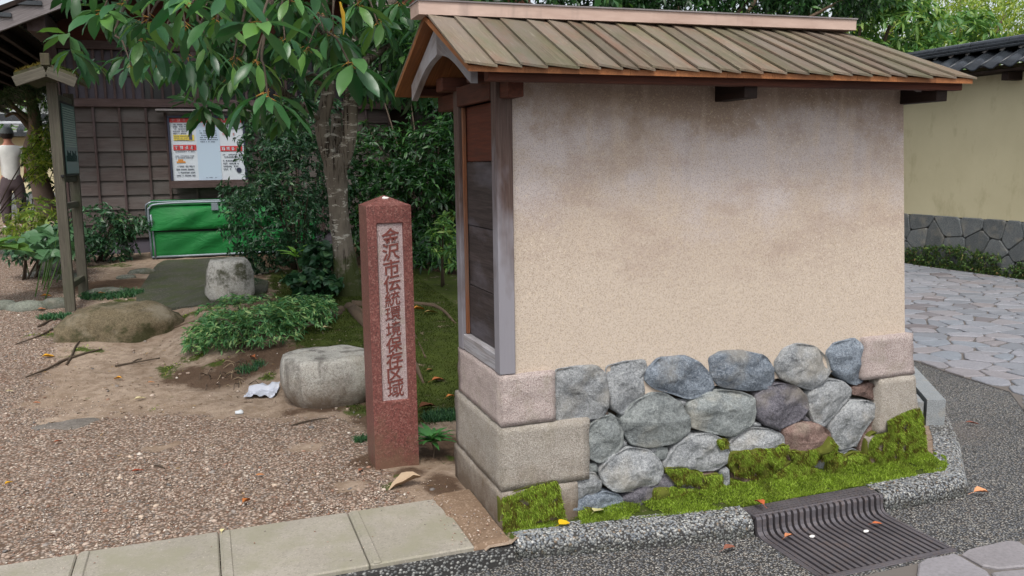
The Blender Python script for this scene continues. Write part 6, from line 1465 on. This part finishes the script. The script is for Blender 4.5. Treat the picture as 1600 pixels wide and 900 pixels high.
for a in [(882, 822, .06, '#d8b020', .3, 'round bright yellow leaf on the moss strip', .15, .004, .8), (1186, 790, .07, '#b5603a', 1.5, 'orange leaf standing upright at the left edge of the grate', .4, .02, .5), (1233, 842, .06, '#b87a55', .3, 'tan leaf lying at the curve of the grate bars', .4, ZS + .012, .42), (1371, 822, .05, '#b06038', -.2, 'small orange leaf near the right side of the grate', .2, ZS + .006, .42),
          (1533, 773, .085, '#c98a62', -.1, 'pale orange leaf on the road right of the kerb corner', .5, ZS + .008, .42), (1520, 665, .085, '#8f5a4a', -.5, 'reddish leaf lying on the road beyond the kerb', .3, ZS + .006, .35), (1140, 861, .07, '#7d5040', .2, 'brown leaf crumpled at the kerb foot left of the grate', .4, ZS + .006, .4), (935, 801, .06, '#b5b07c', .5, 'pale green maple leaf on the moss', .1, .015, .9)]:
    lf = fallen(*a[:6], curl=a[6], z=a[7], Wd=a[8], lift=.01)
# crumpled white plastic sheet
n = 12; V = []; c = gnd(410, 618)
for j in range(n + 1):
    for i in range(n + 1):
        u, v = i / n - .5, j / n - .5; x = c[0] + u * .19 + v * .05; y = c[1] + v * .17 - u * .03; V.append((x, y, float(hgt(x, y)) + .018 + .03 * mnoise.noise(Vector((u * 4, v * 4, 8))) + .012 * abs(mnoise.noise(Vector((u * 11, v * 11, 2)))) + .02 * (v > .3)))
F = [(j * (n + 1) + i, j * (n + 1) + i + 1, (j + 1) * (n + 1) + i + 1, (j + 1) * (n + 1) + i) for j in range(n) for i in range(n)]
solid('paper_scrap', V, F, NT('white_sheet', .4, .5).color('#b5b9c4').m, None, False, label='crumpled white sheet of paper lying left of the pale boulder', cat='litter')
c = gnd(375, 648); boulder('litter_scrap', (c[0], c[1], c[2] + .01), (.026, .018, .014), NT('white_scrap', .6, .4).color('#bfc4c8').m, 3.3, 'tiny white scrap on the earth below the paper sheet', 'litter', ic=ICO2, rough=.5)
for (px, py, lb) in ((1269, 838, 'tiny white pebble on the grate curve'), (1353, 830, 'small white scrap on the right half of the grate'), (1180, 0, None)):
    if lb: c = onZ(px, py, ZS + .01); boulder('white_pebble', (c[0], c[1], c[2]), (.014, .008, .006), wh, px * .01, lb, 'pebble', ic=ICO2, rough=.3)

# ================================================================== PERSON(S) AT THE LEFT
def skin_obj(name, chains, mat, parent, sub=2, **kw):
    """chains: list of [(x,y,z,r)...]; the first vertex of each chain may reuse an index by being an int"""
    V = []; E = []; R = []
    for ch in chains:
        prev = None
        for q in ch:
            if isinstance(q, int): prev = q; continue
            V.append(q[:3]); R.append(q[3] if isinstance(q[3], tuple) else (q[3], q[3]))
            if prev is not None: E.append((prev, len(V) - 1))
            prev = len(V) - 1
    me = bpy.data.meshes.new(name); me.from_pydata(V, E, []); o = bpy.data.objects.new('tmp', me); COL.objects.link(o); me.materials.append(mat)
    o.modifiers.new('s', 'SKIN'); 
    for i, sv in enumerate(me.skin_vertices[0].data): sv.radius = R[i]; sv.use_root = (i == 0)
    o.modifiers.new('u', 'SUBSURF').levels = sub; bpy.context.view_layer.update()
    m2 = bpy.data.meshes.new_from_object(o.evaluated_get(bpy.context.evaluated_depsgraph_get())); bpy.data.objects.remove(o)
    for p in m2.polygons: p.use_smooth = True
    if not m2.materials: m2.materials.append(mat)
    return m2
def person(base, H, rot, label, shirt, trousers, cap, hand=False):
    t = thing('person', tuple(base), label, 'person'); s = H / 1.75; Mw = Matrix.Translation(Vector(base)) @ Matrix.Rotation(rot, 4, 'Z') @ Matrix.Scale(s, 4)
    sk = NT('skin', .6, .4).color('#a5705a').m
    # person faces +Y locally, back to the camera
    body = [[(0, 0, .93, .09), (0, .005, 1.08, .09), (0, .01, 1.25, .11), (0, 0, 1.40, .09), (0, 0, 1.47, .06), (0, .01, 1.54, .055), (0, .03, 1.62, .09), (0, .02, 1.69, .08)],
            [0, (.10, 0, .86, .095), (.115, .02, .50, .065), (.12, -.02, .10, .045), (.13, .08, .04, .035), (.14, .16, .03, .03)], [0, (-.10, 0, .86, .095), (-.115, .04, .50, .065), (-.13, .06, .10, .045), (-.14, .16, .04, .035), (-.15, .24, .03, .03)],
            [3, (.19, 0, 1.40, .05), (.25, -.04, 1.16, .042), (.22, .04, .95, .032), (.20, .09, .88, .035), (.195, .12, .82, .022)], [3, (-.19, 0, 1.40, .055), (-.25, -.04, 1.16, .042), (-.22, .04, .95, .032), (-.20, .09, .88, .035), (-.195, .12, .82, .022)]]
    place('body', skin_obj('body', body, sk, t), Mw, t)
    sh = [[(0, 0, .76, (.15, .12)), (0, 0, .98, (.155, .125)), (0, .01, 1.25, (.17, .13)), (0, 0, 1.40, (.15, .11)), (0, 0, 1.46, .075)], [3, (.19, 0, 1.40, .078), (.235, -.03, 1.24, .078), (.245, -.035, 1.19, .08)], [3, (-.19, 0, 1.40, .078), (-.235, -.03, 1.24, .078), (-.245, -.035, 1.19, .08)]]
    place('shirt', skin_obj('shirt', sh, shirt, t), Mw, t)
    tr = [[(0, 0, 1.04, (.13, .10)), (0, 0, .84, (.14, .12))], [1, (.10, 0, .76, .115), (.115, .02, .50, .09), (.12, -.01, .09, .075)], [1, (-.10, 0, .76, .115), (-.115, .04, .50, .09), (-.13, .05, .09, .075)]]
    place('trousers', skin_obj('trousers', tr, trousers, t), Mw, t)
    V = []; F = []; n = 16
    for (z, r) in ((1.655, .103), (1.70, .102), (1.745, .085), (1.77, .05), (1.778, .0)):
        for k in range(n): a = 2 * math.pi * k / n; V.append((r * math.cos(a), .025 + r * 1.12 * math.sin(a), z))
    F = [(i * n + k, i * n + (k + 1) % n, (i + 1) * n + (k + 1) % n, (i + 1) * n + k) for i in range(4) for k in range(n)]
    o = len(V); V += [(.09, .10, 1.66), (.05, .21, 1.65), (-.05, .21, 1.65), (-.09, .10, 1.66), (.09, .10, 1.668), (.05, .21, 1.658), (-.05, .21, 1.658), (-.09, .10, 1.668)]; F += [tuple(o + i for i in f) for f in HEXF]
    place('cap', mesh_py('cap', V, F, cap, True), Mw, t)
    hr = simple('dark_hair', '#241d1a', .7); V = []
    for (z, r) in ((1.57, .07), (1.61, .098), (1.66, .104)):
        for k in range(n + 1): a = math.pi + math.pi * k / n; V.append((r * math.cos(a), .025 + r * 1.1 * math.sin(a), z))
    F = [(i * (n + 1) + k, i * (n + 1) + k + 1, (i + 1) * (n + 1) + k + 1, (i + 1) * (n + 1) + k) for i in range(2) for k in range(n)]
    place('hair', mesh_py('hair', V, F, hr, True), Mw, t)
    wsh = simple('white_shoe', '#bdbab5', .6)
    for (x, y) in ((.125, .05), (-.14, .12)):
        V, F = ICO2; Vv = [(x + v[0] * .05, y + v[1] * .14, max(0.0, .045 + v[2] * .05)) for v in V]; place('shoe', mesh_py('shoe', Vv, F, wsh, True), Mw, t)
    return t
YPn = 17.0; pb = onY(26, 360, YPn); pb[2] = float(hgt(pb[0], YPn))
shirt_m = simple('white_tee', '#d3d4d0', .8); tr_m = simple('brown_grey_trousers', '#554a4d', .85); cap_m = simple('grey_cap', '#565b5b', .8)
person(pb, 1.76, .25, 'man seen from behind in a white t-shirt, dark trousers and grey cap, walking away', shirt_m, tr_m, cap_m)
pb2 = onY(-30, 372, 15.8); pb2[2] = float(hgt(pb2[0], 15.8)); person(pb2, 1.62, -.2, 'second walker in beige top and navy trousers, mostly cut off by the left border', simple('beige_top', '#b5a79a', .8), simple('navy_trousers', '#23263a', .8), simple('straw_hat', '#a8946a', .8))

# ================================================================== FAR LEFT GARDEN WALL, PINE, TREES BEYOND
gw = thing('garden_wall', (-6, 22, .4), 'distant ochre garden wall with tiled coping and a grey stone foot, behind the walkers', 'wall')
YW = 22.0
box('plaster', (-14, YW, .95), (0, YW + .3, 2.2), M['ochre'], gw); box('stone_foot', (-14, YW - .05, .2), (0, YW + .3, .949), M['base_stone'], gw)
box('coping', (-14, YW - .45, 2.21), (0, YW + .75, 2.30), M['tile'], gw); box('coping_cap', (-14, YW + .0, 2.56), (0, YW + .3, 2.72), M['tile'], gw); box('white_joint', (-14, YW - .02, 2.50), (0, YW + .32, 2.555), simple('white_joint', '#b9bcc0'), gw)
for i in range(46):
    y0 = YW - .45; V, F = box_geo((-13.9 + i * .3, y0, 2.30), (-13.9 + i * .3 + .13, YW + .15, 2.35)); V = [(a, b, c + (b - y0) * .36) for a, b, c in V]; solid('roof_tile', V, F, M['tile'], gw)
M['bark_tan'] = simple('tan_bark', '#7d6c60', .9)
tp = thing('leaning_pine', tuple(onY(72, 330, 15.0) * [1, 1, 0] + [0, 0, .44]), 'pine with a leaning trunk and soft green needle pads behind the notice sign', 'tree')
def Q(px, py, y=15.0): return onY(px, py, y)
tube('trunk', [Q(80, 335) - [0, 0, .1], Q(66, 300), Q(55, 262), Q(50, 235), Q(55, 200), Q(48, 150), Q(38, 135)], [.20, .15, .12, .12, .10, .07, .05], M['bark_tan'], tp, 12, 5, .2, 4)
tube('branch', [Q(50, 190), Q(20, 165), Q(-10, 130)], [.05, .035, .02], M['bark_plain'], tp, 8, 4, .2, 5); tube('branch', [Q(52, 205), Q(25, 178), Q(8, 182)], [.05, .03, .02], M['bark_plain'], tp, 8, 4, .2, 6)
P, D = crown_pts([E_(20, 150, 14.6, .7, .5, .24), E_(85, 185, 14.9, .35, .4, .25), E_(-40, 190, 14.8, .3, .3, .12), E_(-30, 130, 14.6, .6, .5, .3), E_(75, 150, 15, .35, .4, .2)], 700, -.2, .2, 44)
C, Dv, S = whorls(P, D + [0, 0, .9], 14, .12, .8, .6); V, F = leaves_geo(C, Dv, S, leaf_tmpl(1, .05, 0, .1, 0, 2)); place('crown', mesh_np('crown', V, F, M['needle'], True), Matrix.Identity(4), tp, kind='stuff')
shrub('young_maple', [E_(58, 245, 14.6, .22, .3, .2), E_(66, 215, 14.6, .18, .2, .2), E_(58, 275, 14.6, .14, .2, .1)], 130, 6, .10, M['leaf_bright'], T_S, root_at(-3.1, 14.2), 'small bright green leafy tree beside the leaning pine trunk', 'tree', stems=4, gate=-.4, seed=51)
shrub('shaded_bush', [E_(85, 290, 15.5, .5, .5, .9), E_(95, 230, 16, .4, .4, .6)], 260, 6, .12, M['leaf_shrub'], T_S, root_at(-2.6, 15.6), 'dark bush in shade behind the sign, right of the pine trunk', 'bush', stems=4, gate=-.3, seed=55)
def back_tree(name, ells, n, size, mat, tmpl, base, label, group, seed, th=.12, per=6, gate=-.12, shell=.55):
    t = thing(name, base, label, 'tree', group); P, D = crown_pts(ells, n, gate, shell, seed, .9); C, Dv, S = whorls(P, D + [0, 0, .4], per, size); V, F = leaves_geo(C, Dv, S, tmpl)
    place('crown', mesh_np('crown', V, F, mat, True), Matrix.Identity(4), t, kind='stuff'); b = np.array(base, float)
    top = np.array(ells[0][:3]); tube('trunk', [b - [0, 0, .2], b * .5 + top * .5 + [.1, 0, 0], top], [th, th * .7, th * .3], M['bark_plain'], t, 10, 5, .15, seed)
    for i, e in enumerate(ells[1:]): q = np.array(e[:3]); m_ = b * .45 + top * .55; tube('branch', [m_, (m_ + q) / 2 + [0, 0, .15], q], [th * .5, th * .3, th * .12], M['bark_plain'], t, 7, 4, .2, i)
    return t
# trees behind the roofed wall and beyond the yellow wall
back_tree('broadleaf_tree', [E_(1390, 40, 13, 1.0, .9, .6), E_(1440, 95, 12.6, .75, .7, .5), E_(1350, -20, 13, .9, .8, .6), E_(1500, 60, 13, .8, .7, .6)], 620, .20, M['leaf_mid'], T_M, (10.6, 13, -.08), 'fresh green large-leaved tree rising behind the right end of the boarded roof', None, 61, .1, 8)
back_tree('maple_tree', [E_(1570, 20, 15.5, 1.6, 1.2, 1.1), E_(1500, -10, 17, 1.5, 1.2, 1.1), E_(1640, 30, 15, 1.3, 1.2, 1.0), E_(1560, 100, 16, 1.8, 1.0, .7)], 2000, .12, M['leaf_bright'], T_S, (16, 16, -.08), 'bright yellow-green maple above the tiled coping at the right', None, 63)
back_tree('far_tree', [E_(1420, 0, 26, 3.5, 2, 2.6), E_(1600, -10, 28, 4, 2, 3), E_(1300, -30, 26, 3, 2, 2.2), E_(1500, 110, 26, 4, 2, 1.8), E_(1380, 90, 25, 2.5, 2, 1.6)], 2400, .22, M['leaf_bright'], T_S, (21, 27, -.08), 'hazy pale green tree far beyond the yellow wall', None, 67, .2)
back_tree('camellia_tree', [E_(1180, 0, 9.5, .8, .6, .40), E_(1060, 10, 9.8, .7, .5, .4), E_(1290, 5, 9.3, .7, .5, .32), E_(930, 5, 10.4, .8, .6, .45), E_(1350, -18, 8.8, .5, .4, .25), E_(820, 0, 10.2, .7, .5, .5), E_(1000, -30, 10.5, 1.2, .5, .5), E_(1200, -40, 10, 1.2, .5, .5)], 2300, .11, M['leaf_dark'], T_M, (4.6, 9.8, .3), 'dark camellia crown showing just above the ridge of the boarded roof', None, 71, .09, 7, -.25)
# timber house roof behind the ridge (dark eave and one post)
hh = thing('dark_gate_house', (5.2, 12.6, .4), 'dark timber structure glimpsed above the ridge, with one grey post', 'building')
ea, eb = onY(810, 14, 12.0), onY(1000, -8, 12.0); q = onY(988, 0, 11.9)
box('post', (q[0] - .11, 11.85, .3), (q[0] + .11, 12.07, 4.9), M['house_fascia'], hh); box('wall_panel', (3.6, 12.2, .3), (7.6, 12.26, 3.6), M['dark_beam'], hh); box('roof', (3.2, 11.4, 4.9), (8.0, 13.6, 5.0), M['tile'], hh)
# wider surroundings, out of the main view
rr_ = random.Random(3)
BT = ['green tree beyond the distant garden wall, left of the leaning pine', 'tall tree behind the wooden house roof', 'tall tree behind the middle of the wooden house', 'tree far behind the dark evergreen bush', 'tall tree at the far end of the paved lane', 'leftmost tree beyond the distant garden wall', 'tree outside the left border behind the walkers', 'tree behind the far end of the yellow wall', 'tree behind the near part of the yellow wall', 'nearest tree behind the yellow wall, outside the right border']
for i, (x, y, s) in enumerate([(-9, 26, 2.6), (-4, 28, 3.0), (1, 27, 2.8), (5.5, 24, 2.6), (10, 26, 3.0), (-14, 24, 2.6), (-15, 16, 2.2), (15, 22, 2.6), (17, 10, 2.4), (18, 3, 2.4)]):
    back_tree('background_tree', [(x, y, 3.0, s, s * .7, 2.0), (x + 1, y + .5, 4.6, s * .7, s * .6, 1.6), (x - 1.2, y, 1.6, s * .8, s * .6, 1.2)], 560, .30, M['leaf_mid' if i % 2 else 'leaf_shrub'], T_S, (x, y, .2), BT[i], 'backdrop trees beyond the garden', 80 + i, .2)

M['ivy'] = m_leaf('ivy_and_moss', [(0, '#2c4222'), (0.5, '#43602b'), (0.85, '#5c7a35'), (1.0, '#8a6a4a')], .7, .2)
# ivy along the foot of the yellow wall
m = 5200; y = rng.uniform(2, 16, m); z = ZS + rng.random(m) ** 1.3 * (.27 + .08 * np.sin(y * 2.3)); nz = np.array([mnoise.noise(Vector((a * 2.2, b * 5, 4))) for a, b in zip(y, z)]); k = nz > -.35
P = np.stack([XW - .03 - .05 * rng.random(m), y, z], 1)[k]; D = np.stack([-np.ones(len(P)), rng.normal(0, .6, len(P)), rng.normal(0, .5, len(P))], 1)
Cc, Dv, S = whorls(P, D, 5, .050, 1.0, .5); V, F = leaves_geo(Cc, Dv, S, T_S)
tagp(place('ivy', mesh_np('ivy', V, F, M['ivy'], True), Matrix.Identity(4)), 'dark ivy and moss growing along the stone foot of the yellow wall', 'ivy', kind='stuff')

# small dark litter: bits of bark, needles and crumbs scattered on the earth
m = 5200; x = rng.uniform(-2.6, 1.05, m); y = 3.56 + 5 * rng.random(m) ** 1.3; nz = np.array([mnoise.fractal(Vector((a * 1.1, b * 1.1, 8)), 1.0, 2.0, 3) for a, b in zip(x, y)])
k = rng.random(m) < .25 + nz * .9 + .5 * (y > 5.2); x, y = x[k], y[k]; P = np.stack([x, y, hgt(x, y) + .003], 1); D = rng.normal(0, 1, (len(P), 3)); D[:, 2] = rng.uniform(0, .12, len(P))
V, F = strands(P, D, rng.uniform(.008, .035, len(P)), rng.uniform(.0015, .006, len(P)), .05)
tagp(place('ground_litter', mesh_np('ground_litter', V, F, m_pebble('litter_bits', [(0, '#33261d'), (.35, '#4b392a'), (.6, '#6a5239'), (.8, '#8f7650'), (.93, '#5a3a2a')], .9)), Matrix.Identity(4)), 'small dark bits of bark, stalks and leaf crumbs strewn over the earth', 'litter', kind='stuff')
m = 420; x = rng.uniform(-3.0, 1.0, m); y = 3.6 + 5.5 * rng.random(m) ** 1.4; z = hgt(x, y); rr = rng.uniform(.007, .016, m)
V, F = pebbles(np.stack([x, y, z + rr * .15], 1), rr, .55, ICO1)
tagp(place('loose_stones', mesh_np('loose_stones', V, F, M['gravel'], True), Matrix.Identity(4)), 'larger loose stones dotted through the gravel and earth', 'gravel', kind='stuff')
